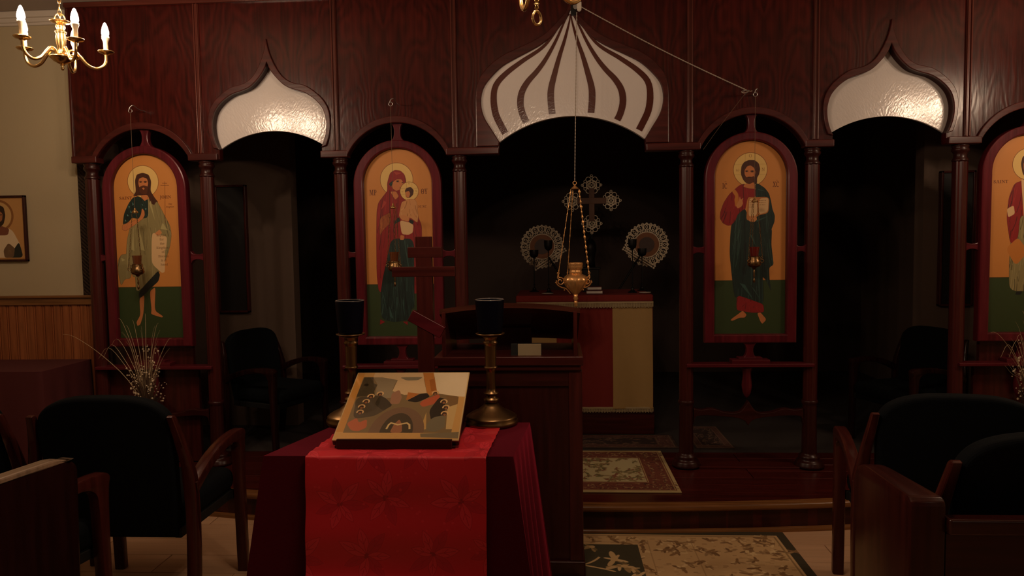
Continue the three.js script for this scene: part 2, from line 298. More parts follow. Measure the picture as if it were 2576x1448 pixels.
  const capG = metric(lathe([[0.0, 1.925], [0.040, 1.93], [0.044, 1.938], [0.040, 1.948], [0.035, 1.955], [0.034, 1.975], [0.040, 1.985], [0.046, 1.993], [0.046, 2.003], [0.040, 2.01], [0.046, 2.02], [0.046, 2.03], [0, 2.03]], 32));
  const pedG = metric(lathe([[0, 0.56], [0.042, 0.556], [0.047, 0.548], [0.047, 0.538], [0.042, 0.53], [0.040, 0.52], [0.043, 0.24], [0.048, 0.228], [0.058, 0.222], [0.062, 0.21], [0.058, 0.198], [0.070, 0.192], [0.078, 0.182], [0.080, 0.168], [0.084, 0.166], [0.084, 0.15], [0, 0.15]], 36));
  for (const x of COL) { const c = piece('column', shaftG, M.mahogany, screen, x, 0, -0.035); piece('capital', capG, M.mahoganyDark, c); piece('pedestal', pedG, M.mahoganyDark, c); }
  // brackets, rails and fretted lower work of the four icon bays
  for (const cx of [-2.59, -1.037, 1.037, 2.59]) {
    const L = Math.abs(cx) > 2 ? [cx < 0 ? -2.946 : 2.22, cx < 0 ? -2.22 : 2.946] : [cx < 0 ? -1.391 : 0.669, cx < 0 ? -0.669 : 1.391];
    const fx0 = cx - 0.262, fx1 = cx + 0.262;
    for (const [a, b] of [[L[0] + 0.03, fx0 + 0.006], [fx1 - 0.006, L[1] - 0.03]]) {
      const m = (a + b) / 2, y = 1.448;
      const s = new THREE.Shape(); s.moveTo(a, y + 0.035); s.quadraticCurveTo(a + 0.006, y + 0.014, m, y + 0.014); s.quadraticCurveTo(b - 0.006, y + 0.014, b, y + 0.035); s.lineTo(b, y - 0.04); s.quadraticCurveTo(b - 0.008, y - 0.016, m, y - 0.016); s.quadraticCurveTo(a + 0.008, y - 0.016, a, y - 0.04);
      meshW('side_bracket', slab(s, -0.055, -0.02, 0.003), M.frameRed, screen, 'x');
    }
    const spin = (x, yt, yb, w) => { const s = new THREE.Shape(); s.moveTo(x - w, yt); s.quadraticCurveTo(x - w * 0.35, yt - 0.012, x - w * 0.36, (yt + yb) / 2); s.quadraticCurveTo(x - w * 0.35, yb + 0.012, x - w, yb); s.lineTo(x + w, yb); s.quadraticCurveTo(x + w * 0.35, yb + 0.012, x + w * 0.36, (yt + yb) / 2); s.quadraticCurveTo(x + w * 0.35, yt - 0.012, x + w, yt); return s; };
    meshW('top_spindle', slab(spin(cx, 2.232, 2.118, 0.05), -0.05, -0.012, 0.004), M.frameRed, screen);
    meshW('bottom_spindle', slab(spin(cx, 0.902, 0.802, 0.055), -0.05, -0.015, 0.004), M.frameRed, screen);
    meshW('block', [span(cx - 0.07, cx + 0.07, 0.796, 0.812, -0.06, 0.004, 0.004), span(cx - 0.11, cx + 0.11, 0.774, 0.80, -0.06, 0.014, 0.004)], M.frameRed, screen, 'x');
    meshW('rail', span(L[0] - 0.008, L[1] + 0.008, 0.757, 0.778, -0.06, 0.026, 0.005), M.frameRed, screen, 'x');
    meshW('drop_post', [lathe([[0, 0.758], [0.034, 0.757], [0.034, 0.742], [0.026, 0.728], [0.024, 0.70], [0.030, 0.64], [0.024, 0.60], [0.012, 0.575], [0, 0.565]], 20).translate(cx - 0.014, 0, -0.03)], M.frameRed, screen);
    const w = (L[1] - L[0]) / 2 - 0.04, m = (L[0] + L[1]) / 2;
    const topC = new THREE.SplineCurve([[-1, 0.505], [-0.85, 0.497], [-0.65, 0.504], [-0.42, 0.482], [-0.2, 0.48], [-0.09, 0.505], [0, 0.552]].map(([u, y]) => new THREE.Vector2(m + u * w, y))).getPoints(30);
    const botC = new THREE.SplineCurve([[-1, 0.41], [-0.96, 0.452], [-0.8, 0.462], [-0.45, 0.456], [-0.18, 0.445], [-0.05, 0.425], [0, 0.40]].map(([u, y]) => new THREE.Vector2(m + u * w, y))).getPoints(30);
    const tp = topC.map((p) => [p.x, p.y]), bp = botC.map((p) => [p.x, p.y]), mir = (a) => a.slice(0, -1).reverse().map(([x, y]) => [2 * m - x, y]);
    meshW('ogee_brace', slab(poly([...tp, ...mir(tp), ...[...bp, ...mir(bp)].reverse()]), -0.055, -0.015, 0.004), M.mahoganyDark, screen, 'x');
    if (Math.abs(cx) > 2) meshW('infill_panel', [span(cx < 0 ? cx - 0.33 : cx - 0.248, cx < 0 ? cx + 0.248 : cx + 0.33, 0.16, 0.752, -0.095, -0.065, 0.003), span(cx - 0.22, cx + 0.22, 0.752, 0.895, -0.095, -0.065, 0.003), span(cx + 0.03, cx + 0.10, 0.782, 0.806, -0.066, -0.060, 0.002)], M.mahogany, screen);
    else meshW('sill', span(L[0] - 0.02, L[1] + 0.02, 0.15, 0.162, -0.09, 0.012, 0.003), M.stage[0], screen, 'x');
  }
}

// ------------------------------------------------------------------ the painted icons
const PAINT = {
  christ: [
    ['halo', '501,399 735,404'],
    ['hair', '371,425 380,349 413,297 474,269 559,271 616,315 636,392 622,468 594,516 594,592 552,611 447,590 404,541 376,473'],
    ['skin', '410,608 466,590 552,572 573,673 486,667 405,641'],
    ['skin', '420,407 456,352 503,340 550,371 574,429 565,496 542,543 504,562 457,532 420,464'],
    ['beard', '409,479 442,508 480,499 523,503 558,486 547,577 485,605 433,575'],
    ['brow', '432,426 465,413 470,432'],
    ['brow', '503,428 551,414 541,438'],
    ['brow', '466,513 490,499 513,516 490,510'],
    ['red', '428,594 353,616 286,673 211,739 135,853 88,987 83,1074 126,1147 193,1180 251,1173 289,1135 331,1059 431,974 468,782 577,784 573,671 486,667 400,637'],
    ['clav', '248,701 288,668 334,731 344,799 330,895 297,918 282,817 296,769'],
    ['green', '571,592 618,602 704,662 761,739 790,845 810,961 844,1048 840,1135 798,1240 805,1261 798,1456 818,1619 832,1738 769,1781 778,1966 810,2130 720,1944 680,1910 691,2020 697,2271 653,2293 588,2276 459,2214 362,2180 298,2201 276,2103 254,1905 220,1578 229,1317 241,1173 298,1116 331,1020 430,945 469,1032 582,938 577,784'],
    ['hand', '307,904 344,833 358,765 373,819 411,789 394,831 403,872 378,920 326,941'],
    ['book', '475,787 769,783 758,1010 616,1044 583,1077 527,1130 446,1099 468,868'],
    ['page', '489,800 605,808 600,1015 564,1063 479,1052'],
    ['page', '624,806 757,797 747,998 621,1030'],
    ['hand', '502,1044 583,1051 601,1102 555,1138 484,1121'],
    ['red', '319,2196 362,2175 502,2225 695,2298 707,2414 546,2421 460,2406 320,2383'],
    ['skin', '406,2384 463,2444 439,2488 364,2488 267,2533 233,2525 256,2498 353,2427'],
    ['skin', '608,2429 653,2411 731,2502 729,2532 681,2580 654,2545'],
    ['fold', '251,1415 360,1689 268,1470'],
    ['fold', '497,1310 583,1474 539,1322'],
    ['fold', '361,1994 556,2237 436,2017'],
    ['fold', '522,2040 674,2271 565,2084'],
    ['fold', '689,1346 732,1498 699,1368'],
    ['fold', '584,1111 754,1056 603,1131'],
    ['fold', '600,669 723,710 619,689'],
  ],
  mother: [
    ['halo', '481,440 720,445'],
    ['red', '344,482 341,601 310,640 206,766 177,895 162,1273 154,1809 174,2039 205,2076 710,2097 784,2087 805,1609 833,1283 832,1104 785,984 769,786 610,724 562,644 605,527 621,458 598,369 539,313 459,302 388,345'],
    ['green', '383,1292 718,1297 705,1878 703,2295 652,2326 638,2473 405,2513 258,2480 206,2427 205,2081 242,1873 301,1634'],
    ['green', '406,1227 441,1038 503,980 522,1040 440,1078'],
    ['red', '189,2469 264,2507 180,2548'],
    ['red', '522,2506 596,2502 594,2559'],
    ['skin', '394,503 476,435 557,437 587,507 553,575 472,608 413,562'],
    ['green', '366,502 436,446 403,542 391,532'],
    ['brow', '476,465 516,458 513,476'],
    ['brow', '555,481 577,485 565,496'],
    ['beard', '513,562 554,555 538,569'],
    ['skin', '381,611 472,608 510,683 454,736'],
    ['halo', '663,612 798,614'],
    ['hair', '598,605 624,566 684,550 728,598 717,662 676,701 630,713'],
    ['skin', '605,620 658,605 680,646 655,710 613,697'],
    ['child', '549,763 650,725 740,727 771,786 787,985 773,1074 664,987 542,1025 501,965 527,841'],
    ['page', '512,1025 662,1062 714,1102 699,1211 638,1240 537,1229'],
    ['skin', '517,1238 577,1249 568,1314 510,1313'],
    ['hand', '504,960 584,953 659,987 644,1050 542,1025'],
    ['dark', '663,1012 723,1043 702,1092 647,1057'],
    ['sleeve', '220,985 384,908 385,1057 266,1165 211,1254'],
    ['fold', '236,2102 302,2418 251,2124'],
    ['fold', '327,2271 385,2460 333,2428'],
    ['fold', '456,2147 417,2440 440,2157'],
    ['fold', '541,2147 555,2441 528,2231'],
    ['fold', '434,1355 472,1501 449,1366'],
    ['fold', '623,1358 639,1565 611,1399'],
    ['redlit', '287,738 327,769 243,876'],
    ['redlit', '439,326 559,348 478,376'],
  ],
  baptist: [
    ['halo', '458,397 693,402'],
    ['sage', '520,643 633,656 696,756 758,888 841,1053 858,1184 828,1348 801,1426 750,1557 663,1721 581,1764 449,1907 318,2016 273,2004 272,1794 243,1807 222,1749 190,1826 109,1836 47,1935 15,1769 14,1570 70,1471 151,1461 153,1416 173,1251 214,1109 266,978 370,947'],
    ['green', '294,628 386,608 473,681 522,654 515,922 370,949 269,923 208,988 118,1028 144,866 222,715'],
    ['skin', '399,576 529,589 514,660 462,684'],
    ['hair', '367,292 459,267 548,296 583,394 565,535 623,634 676,706 645,695 612,743 562,715 523,589 387,597 295,612 344,542 338,379'],
    ['skin', '396,353 456,329 523,352 539,426 513,507 457,544 402,505 384,423'],
    ['beard', '390,478 462,449 531,469 515,569 455,590 400,556'],
    ['skin', '435,495 460,479 482,497 464,523'],
    ['brow', '402,402 442,392 435,411'],
    ['brow', '470,398 515,393 503,412'],
    ['skin', '113,1025 266,978 370,936 407,871 423,784 461,828 463,894 426,948 309,1028 156,1121 103,1096'],
    ['page', '565,1147 699,1182 790,1216 762,1424 750,1359 733,1733 684,1752 537,1612 543,1356'],
    ['hand', '598,1164 680,1103 717,1160 653,1198'],
    ['dark', '317,2038 390,1950 522,1819 629,1715 655,1776 624,1875 503,1974 407,2067 311,2127'],
    ['skin', '319,2127 403,2072 380,2305 359,2405 317,2516 270,2541 255,2482 324,2372'],
    ['skin', '484,2018 579,1952 547,2307 677,2397 654,2417 485,2362 499,2295'],
    ['fleck', '220,747 242,759 224,791'],
    ['fleck', '280,694 301,727 283,748'],
    ['fleck', '245,813 267,847 249,857'],
    ['fleck', '192,867 218,900 190,900'],
    ['fleck', '310,782 325,815 306,814'],
    ['fleck', '426,718 447,751 425,740'],
    ['fleck', '159,943 175,976 152,976'],
    ['fleck', '468,784 496,796 478,817'],
    ['sagelit', '564,677 618,984 539,720'],
    ['sagelit', '269,1142 279,1418 234,1395'],
    ['sagelit', '68,1515 135,1549 77,1570'],
    ['sagelit', '730,1007 804,1118 692,1094'],
    ['sagelit', '364,1067 438,1420 371,1397'],
  ],
};
const INK = { skin: '#c47a46', hand: '#c98752', hair: '#45200f', beard: '#552a14', brow: '#3a1a0d', red: '#8c1a1c', redlit: '#a83a30', clav: '#c07832', green: '#152b26', fold: '#31524a', dark: '#121a18', book: '#b2713a', page: '#d8b482', child: '#c98f58', sleeve: '#9c5229', sage: '#8b7f52', sagelit: '#aba06c', fleck: '#5f8a80' };
const OCHRE = '#c98540', GREEN_GROUND = '#30411f', LETTER = '#6a3312', GOLD_LEAF = '#e0bc70';
const parse = (s) => s.split(' ').map((p) => p.split(',').map(Number));
function paintIcon(shapes, letters, extra) {
  const W = 700, H = Math.round(700 * 1.13 / 0.415), k = W / 1000;
  return print(W, H, (x) => {
    x.fillStyle = OCHRE; x.fillRect(0, 0, W, H);
    x.fillStyle = GREEN_GROUND; x.fillRect(0, 1955 * k, W, H);
    x.strokeStyle = LETTER; x.lineWidth = 3; x.beginPath(); x.moveTo(0, 1955 * k); x.lineTo(W, 1955 * k); x.stroke();
    for (const [name, s] of shapes) {
      const p = parse(s);
      if (name === 'halo') {
        const r = Math.hypot(p[1][0] - p[0][0], p[1][1] - p[0][1]) * k; x.fillStyle = GOLD_LEAF; x.strokeStyle = LETTER; x.lineWidth = 4; x.beginPath(); x.arc(p[0][0] * k, p[0][1] * k, r, 0, 7); x.fill(); x.stroke();
        if (extra?.cross && (extra.cross === 1 || r < 120)) { x.globalAlpha = 0.6; x.lineWidth = 1.4; const [cx, cy] = [p[0][0] * k, p[0][1] * k]; for (const o of [-0.3, 0.3]) { x.beginPath(); x.moveTo(cx - r * 0.95, cy + o * r); x.lineTo(cx + r * 0.95, cy + o * r); x.moveTo(cx + o * r, cy - r * 0.95); x.lineTo(cx + o * r, cy); x.stroke(); } x.fillStyle = LETTER; x.font = Math.round(r * 0.26) + 'px serif'; x.textAlign = 'center'; x.fillText('ω', cx - r * 0.75, cy + r * 0.1); x.fillText('O', cx, cy - r * 0.72); x.fillText('N', cx + r * 0.76, cy + r * 0.1); x.globalAlpha = 1; }
      } else {
        if (name === 'brow') {                   // an eye under its brow
          const ex = p.map((q) => q[0]), ey = p.map((q) => q[1]), a = Math.min(...ex) * k, b = Math.max(...ex) * k, cy = (Math.min(...ey) + Math.max(...ey)) / 2 * k, rw = (b - a) / 2;
          if (p.length > 3) { x.fillStyle = INK.brow; x.beginPath(); x.ellipse((a + b) / 2, cy, rw, rw * 0.28, 0, 0, 7); x.fill(); continue; }
          x.fillStyle = '#8a5230'; x.beginPath(); x.ellipse((a + b) / 2, cy + 1, rw * 1.05, rw * 0.55, 0, 0, 7); x.fill(); x.fillStyle = '#1c0d06'; x.beginPath(); x.ellipse((a + b) / 2, cy + 1, rw * 0.62, rw * 0.36, 0, 0, 7); x.fill();
          x.strokeStyle = INK.brow; x.lineWidth = 3.2; x.beginPath(); x.arc((a + b) / 2, cy + rw * 1.2, rw * 1.75, Math.PI * 1.27, Math.PI * 1.73); x.stroke(); continue;
        }
        blob(x, INK[name], p, k, p.length > 3);
        if (['red', 'green', 'sage', 'skin', 'child', 'hair', 'sleeve'].includes(name)) {
          x.strokeStyle = 'rgba(30,10,6,0.55)'; x.lineWidth = 2.2; x.stroke();
          // brushed drapery, hair and flesh, kept inside the outline
          const ys = p.map((q) => q[1]), xs = p.map((q) => q[0]), x0 = Math.min(...xs), x1 = Math.max(...xs), y0 = Math.min(...ys), y1 = Math.max(...ys), big = (x1 - x0) * (y1 - y0);
          x.save(); x.clip(); seed = Math.round(x0 * 7 + y0 * 3 + 11);
          const tones = { red: ['rgba(40,4,6,0.5)', 'rgba(190,70,60,0.22)'], green: ['rgba(4,8,8,0.6)', 'rgba(90,130,118,0.30)'], sage: ['rgba(50,42,22,0.5)', 'rgba(190,176,128,0.32)'], skin: ['rgba(90,40,16,0.16)', 'rgba(235,180,120,0.14)'], child: ['rgba(120,66,26,0.45)', 'rgba(240,196,140,0.3)'], hair: ['rgba(14,4,2,0.5)', 'rgba(120,66,34,0.35)'], sleeve: ['rgba(70,20,8,0.4)', 'rgba(214,140,70,0.4)'] }[name];
          const n = Math.min(90, 14 + big / 6500 | 0);
          for (let i = 0; i < n; i++) { const sx = rr(x0, x1), sy = rr(y0 - 60, y1), L = rr(0.12, 0.4) * (y1 - y0), dx = (sx - (x0 + x1) / 2) * 0.25 + rr(-40, 40) * Math.min(1, big / 90000); x.strokeStyle = tones[i % 2]; x.lineWidth = rr(1.5, name === 'skin' || name === 'hair' ? 4 : 9); x.beginPath(); x.moveTo(sx * k, sy * k); x.quadraticCurveTo((sx + dx * 0.2) * k, (sy + L * 0.5) * k, (sx + dx) * k, (sy + L) * k); x.stroke(); }
          x.restore();
        }
      }
    }
    x.fillStyle = LETTER; x.textAlign = 'center';
    for (const [t, px, py, size, font = 'bold', sx = 1] of letters) { x.save(); x.translate(px * k, py * k); x.scale(sx, 1); x.font = font + ' ' + Math.round(size * k) + 'px serif'; x.fillText(t, 0, 0); x.restore(); }
    extra?.draw?.(x, k);
  }, { roughness: 0.5, clearcoat: 0.15, clearcoatRoughness: 0.4 });
}
const bar = (x, k, ax, ay, bx, by) => { x.fillRect(ax * k, ay * k, (bx - ax) * k, (by - ay) * k); };
const archFrame = (hw, y0, y1) => { const s = new THREE.Shape(); s.moveTo(-hw, y0); s.lineTo(hw, y0); s.lineTo(hw, y1 - hw); s.absarc(0, y1 - hw, hw, 0, Math.PI, false); s.lineTo(-hw, y0); return s; };
const frameGeo = (() => { const s = archFrame(0.265, 0.898, 2.126); const h = new THREE.Path(); const q = archFrame(0.2075, 0.948, 2.077).getPoints(40).reverse(); q.forEach((p, i) => (i ? h.lineTo(p.x, p.y) : h.moveTo(p.x, p.y))); s.holes.push(h); return metric(slab(s, -0.058, 0.0, 0.008)); })();
const beadGeo = (() => { const s = archFrame(0.214, 0.941, 2.0835); const h = new THREE.Path(); archFrame(0.205, 0.9505, 2.0745).getPoints(40).reverse().forEach((p, i) => (i ? h.lineTo(p.x, p.y) : h.moveTo(p.x, p.y))); s.holes.push(h); return metric(slab(s, -0.036, -0.022, 0.003)); })();
const paintGeo = (() => { const g = clean(slab(archFrame(0.2085, 0.946, 2.078), -0.05, -0.03, 0)), p = g.attributes.position, uv = g.attributes.uv; for (let i = 0; i < p.count; i++) uv.setXY(i, (p.getX(i) + 0.2075) / 0.415, (p.getY(i) - 0.947) / 1.13); return g; })();
function framedIcon(cx, mat, label) {
  const t = thing('arched_icon', label, 'icon', [cx, 0, 0]);
  piece('frame', frameGeo, M.frameRed, t); piece('inner_bead', beadGeo, M.mahogany, t); piece('painting', paintGeo, mat, t);
  return t;
}
const lines = (x, k, rows, col) => { x.fillStyle = col; for (const [a, y, b] of rows) for (let u = a; u < b; u += 22) bar(x, k, u, y, Math.min(b, u + 8 + (u * 7 % 9)), y + 9); };
framedIcon(1.036, paintIcon(PAINT.christ, [['IC', 148, 660, 105, 'bold', 0.6], ['XC', 855, 650, 105, 'bold', 0.6], ['~', 160, 585, 60], ['~', 870, 575, 60]], { cross: 1, draw: (x, k) => lines(x, k, [[480, 830, 565], [480, 860, 560], [475, 890, 560], [470, 920, 555], [600, 830, 720], [600, 860, 715], [598, 890, 712]], '#8a5a30') }), 'arched icon of a bearded man in red and dark green robes holding an open book');
framedIcon(-1.042, paintIcon(PAINT.mother, [['MP', 130, 660, 110, 'bold', 0.62], ['ΘΥ', 880, 655, 105, 'bold', 0.62], ['IC XC', 850, 850, 44]], { cross: 2 }), 'arched icon of a woman in a maroon veil carrying a child on her arm');
framedIcon(-2.605, paintIcon(PAINT.baptist, [['SAINT', 180, 655, 62, 'bold'], ['JOHN', 790, 650, 62, 'bold'], ['the', 860, 745, 34], ['Baptist', 855, 785, 34]], { draw: (x, k) => {
  x.strokeStyle = LETTER; x.lineWidth = 4; x.beginPath(); x.moveTo(790 * k, 400 * k); x.lineTo(770 * k, 1010 * k); x.moveTo(722 * k, 455 * k); x.lineTo(850 * k, 458 * k); x.moveTo(750 * k, 425 * k); x.lineTo(826 * k, 427 * k); x.stroke();
  x.fillStyle = '#5b3413'; x.textAlign = 'center'; x.font = Math.round(44 * k) + 'px serif'; ['Repent', 'for', 'the', 'Kingdom', 'of', 'Heaven', 'is at', 'hand'].forEach((w, i) => x.fillText(w, (700 + 4 * i) * k, (1205 + i * 62) * k));
} }), 'arched icon of a long-haired saint in a sage cloak holding a written scroll');
framedIcon(2.59, paintIcon([['halo', '520,400 740,400'], ['sage', '330,1000 720,1000 760,1700 740,2150 300,2150 290,1700'], ['red', '520,600 330,660 260,860 240,1150 300,1500 400,1420 420,1100 640,1100 660,1420 760,1500 830,1150 800,860 720,660'], ['page', '420,600 520,640 640,600 620,720 520,1700 430,720'], ['page', '240,1010 330,960 350,1080 260,1130'], ['page', '820,1010 730,960 710,1080 800,1130'], ['clav', '240,1560 400,1400 540,1600 380,1800'], ['hair', '410,400 430,300 520,250 610,300 640,400 610,540 520,620 440,540'], ['skin', '440,380 520,320 600,380 590,500 520,540 450,500'], ['beard', '440,470 520,500 600,470 580,590 520,640 460,590'], ['brow', '460,400 500,388 498,412'], ['brow', '545,388 585,400 548,412'], ['dark', '400,2150 480,2150 460,2200 380,2200'], ['dark', '600,2150 680,2150 700,2200 620,2200']], [['SAINT', 150, 655, 62, 'bold']], {}), 'arched icon of a bishop in red vestments, cut by the right edge');

// ------------------------------------------------------------------ hanging lamps before the icons
function iconLamp(x, label, glass) {
  const t = thing('hanging_lamp', label, 'oil lamp', [x, 0, 0.12], 0);
  mesh('hook', [tube([[0.02, 2.33, -0.12], [0.02, 2.33, -0.05], [0.014, 2.345, -0.01], [0, 2.335, 0], [-0.006, 2.318, 0.004]], 0.003, 20, 6), torus(0.011, 0.0022, 0, 2.312, 0)], M.steel, t);
  mesh('cord', rod([0, 2.3, 0], [0, 1.735, 0], 0.0011, 6), M.cordDark, t);
  mesh('chain_cap', [lathe([[0.001, 1.745], [0.005, 1.742], [0.006, 1.732], [0.016, 1.722], [0.018, 1.714], [0, 1.712]], 14)], M.brass, t);
  for (let k = 0; k < 3; k++) {
    const a = k * 2.094 + 0.5, g = []; for (let i = 0; i < 22; i++) { const u = (i + 0.5) / 22, r = 0.015 + 0.03 * u; g.push(torus(0.0052, 0.0011, 0, 0, 0, 8, 4).scale(0.62, 1.35, 1).rotateY(i * 1.57).translate(r * Math.cos(a), 1.715 - u * 0.31, r * Math.sin(a))); }
    mesh('chain', g, M.bronze, t);
  }
  mesh('oil_glass', lathe([[0, 1.39], [0.018, 1.392], [0.022, 1.41], [0.026, 1.45], [0.029, 1.462], [0.027, 1.462], [0.023, 1.45], [0.019, 1.41], [0, 1.40]], 24), glass, t);
  mesh('bowl', lathe([[0, 1.335], [0.008, 1.337], [0.014, 1.346], [0.03, 1.352], [0.038, 1.364], [0.034, 1.376], [0.036, 1.384], [0.028, 1.394], [0.031, 1.403], [0.029, 1.41], [0.024, 1.404], [0, 1.395]], 28), M.bronze, t);
  const sc = []; for (let k = 0; k < 3; k++) { const a = k * 2.094 + 0.5; sc.push(torus(0.009, 0.0025, 0.043, 1.383, 0, 14).rotateY(-a), torus(0.006, 0.002, 0.04, 1.40, 0, 12).rotateY(-a)); } mesh('scroll', sc, M.bronze, t);
  mesh('finial', [lathe([[0, 1.258], [0.004, 1.262], [0.007, 1.272], [0.004, 1.282], [0.002, 1.29], [0.006, 1.298], [0.003, 1.31], [0.006, 1.325], [0, 1.336]], 14)], M.bronze, t);
  return t;
}
iconLamp(-2.592, 'small brass oil lamp hanging before the saint holding a scroll', M.amberGlass);
iconLamp(-1.041, 'small brass oil lamp hanging before the woman and child icon', M.amberGlass);
iconLamp(1.021, 'red glass oil lamp hanging before the icon of the man with the open book', M.rubyGlass);

// the big lamp of the royal door, its pulley and its cord
{
  const t = thing('sanctuary_lamp', 'large gilded hanging lamp with beaded chains in the middle of the central arch', 'oil lamp', [0.012, 0, 0.10]); 
  mesh('top_ring', [torus(0.010, 0.0022, 0, 1.842, 0, 18)], M.gold, t);
  mesh('crown_cap', lathe([[0, 1.832], [0.005, 1.83], [0.008, 1.824], [0.022, 1.812], [0.026, 1.808], [0, 1.806]], 20), M.gold, t);
  const ends = [[0.078, 1.315, 0.01], [-0.10, 1.318, 0.01], [-0.045, 1.315, -0.075]], tops = [[0.024, 1.806, 0.004], [-0.022, 1.806, 0.004], [-0.010, 1.806, -0.020]];
  for (let k = 0; k < 3; k++) {
    const g = [], a = V(...tops[k]), b = V(...ends[k]), d = b.clone().sub(a), big = k === 0, n = big ? 17 : 12, q = new THREE.Quaternion().setFromUnitVectors(V(0, -1, 0), d.clone().normalize());
    g.push(rod(tops[k], ends[k], 0.0022, 6));
    for (let i = 0; i < n; i++) { const m = new THREE.Matrix4().compose(a.clone().addScaledVector(d, (i + 0.5) / n), q.clone().multiply(new THREE.Quaternion().setFromAxisAngle(V(0, 1, 0), i * 1.1)), V(1, 1, 1)); const r = big ? 0.0085 : 0.0042; g.push(lathe([[0, -0.0155], [r * 0.55, -0.010], [r, 0], [r * 0.55, 0.010], [0, 0.0155]], 8).scale(1, 1, 0.6).applyMatrix4(m)); }
    mesh('chain', g, M.gold, t);
  }
  const rimFluted = (() => { const g = lathe([[0.030, 1.325], [0.033, 1.332], [0.029, 1.34], [0.030, 1.348], [0.036, 1.355], [0.034, 1.364], [0.036, 1.372], [0.037, 1.384], [0.034, 1.386], [0.030, 1.37], [0.024, 1.33]], 40), p = g.attributes.position; for (let i = 0; i < p.count; i++) { const a = Math.atan2(p.getZ(i), p.getX(i)), s = 1 + 0.05 * Math.cos(a * 14); p.setX(i, p.getX(i) * s); p.setZ(i, p.getZ(i) * s); } g.computeVertexNormals(); return g; })();
  { const m = mesh('neck', rimFluted, M.gold, t); m.scale.x = m.scale.z = 1.16; }
  const body = (() => { const g = lathe([[0, 1.20], [0.014, 1.205], [0.026, 1.22], [0.047, 1.245], [0.062, 1.272], [0.064, 1.29], [0.055, 1.308], [0.038, 1.318], [0.030, 1.325]], 64), p = g.attributes.position; for (let i = 0; i < p.count; i++) { const a = Math.atan2(p.getZ(i), p.getX(i)), y = p.getY(i), s = 1 + 0.045 * Math.cos(a * 8) * Math.sin((y - 1.2) / 0.125 * Math.PI) + 0.03 * noise.noise(a * 6, y * 140, 3); p.setX(i, p.getX(i) * s); p.setZ(i, p.getZ(i) * s); } g.computeVertexNormals(); return g; })();
  { const m = mesh('bowl', body, M.gold, t); m.scale.x = m.scale.z = 1.12; }
  mesh('drop', lathe([[0, 1.128], [0.006, 1.13], [0.011, 1.138], [0.009, 1.147], [0.014, 1.153], [0.010, 1.16], [0.009, 1.168], [0.015, 1.178], [0.011, 1.188], [0.014, 1.202], [0, 1.206]], 20), M.gold, t);
  ends.forEach((e, k) => {
    const a = Math.atan2(e[2], e[0]), R = Math.hypot(e[0], e[2]), g = [];
    const sp = []; for (let i = 0; i <= 22; i++) { const th = i / 22 * 8.2, r = 0.024 - 0.0021 * th; sp.push([R - 0.012 + r * Math.cos(th + 1.2), 1.278 + r * Math.sin(th + 1.2), 0]); }
    g.push(tube(sp, 0.0036, 44, 6), tube([[R, 1.318, 0], [R + 0.004, 1.30, 0], [R - 0.002, 1.29, 0]], 0.0034, 10, 6), tube([[R + 0.012, 1.285, 0], [R + 0.006, 1.26, 0], [R - 0.02, 1.243, 0], [R - 0.045, 1.235, 0], [R - 0.07, 1.206, 0]], 0.0036, 24, 6), ball(0.005, R + 0.014, 1.272, 0), ball(0.0045, R - 0.035, 1.228, 0), ball(0.006, R, 1.308, 0), torus(0.006, 0.0016, R, 1.325, 0, 12));
    mesh('scroll_arm', g.map((q) => q.rotateY(-a)), M.gold, t);
  });
  mesh('cord', (() => { const g = []; for (let i = 0; i < 2; i++) { const p = []; for (let j = 0; j <= 120; j++) { const u = j / 120; p.push([0.02 + (0 - 0.02) * u + 0.0016 * Math.cos(u * 150 + i * 3.14), 2.80 + (1.85 - 2.80) * u, 0.0016 * Math.sin(u * 150 + i * 3.14)]); } g.push(tube(p, 0.0015, 240, 5)); } return g; })(), M.cord, t);
  const p = thing('pulley', 'pale pulley block at the peak of the central dome', 'pulley', [0.046, 2.84, 0.10]);
  mesh('bracket', [rod([-0.03, 0.035, -0.1], [-0.02, 0.03, 0.0], 0.006), span(-0.045, -0.012, -0.03, 0.05, -0.1, -0.07, 0.003)], M.blackIron, p);
  mesh('block', [span(-0.013, 0.013, -0.026, 0.016, -0.012, 0.012, 0.005), ball(0.013, 0, -0.024, 0), torus(0.007, 0.002, -0.006, 0.024, 0, 14)], M.white, p);
  mesh('wheel', new THREE.CylinderGeometry(0.015, 0.015, 0.008, 20).rotateX(Math.PI / 2).translate(-0.02, -0.008, 0), M.steel, p);
  const c = tag(mesh('rope', (() => { const g = []; for (let i = 0; i < 2; i++) { const q = []; for (let j = 0; j <= 200; j++) { const u = j / 200; q.push([0.046 + (0.99 - 0.046) * u, 2.835 + (2.335 - 2.835) * u - 0.014 * Math.sin(Math.PI * u) + 0.002 * Math.cos(u * 230 + i * 3.14), 0.10 + 0.002 * Math.sin(u * 230 + i * 3.14)]); } g.push(tube(q, 0.0019, 400, 5)); } g.push(tube([[0.99, 2.335, 0.1], [0.965, 2.338, 0.1], [0.95, 2.332, 0.1], [0.965, 2.326, 0.1], [0.992, 2.333, 0.1], [1.01, 2.336, 0.1]], 0.002, 30, 5)); return g; })(), M.cord), 'pale twisted rope sloping from the pulley down to the hook over the right icon', 'rope');
  const k = thing('cleat_hook', 'small steel hook with a tied cord above the right central icon arch', 'hook', [0.985, 2.333, 0.0]);
  mesh('shank', rod([0.008, 0, 0.0], [0.008, 0, 0.1], 0.0035), M.steel, k);
  mesh('loop', tube([[0.008, 0, 0.098], [0.004, 0.004, 0.106], [-0.008, 0.004, 0.106], [-0.02, 0.006, 0.104], [-0.025, 0.0, 0.104]], 0.0028, 16, 6), M.steel, k);
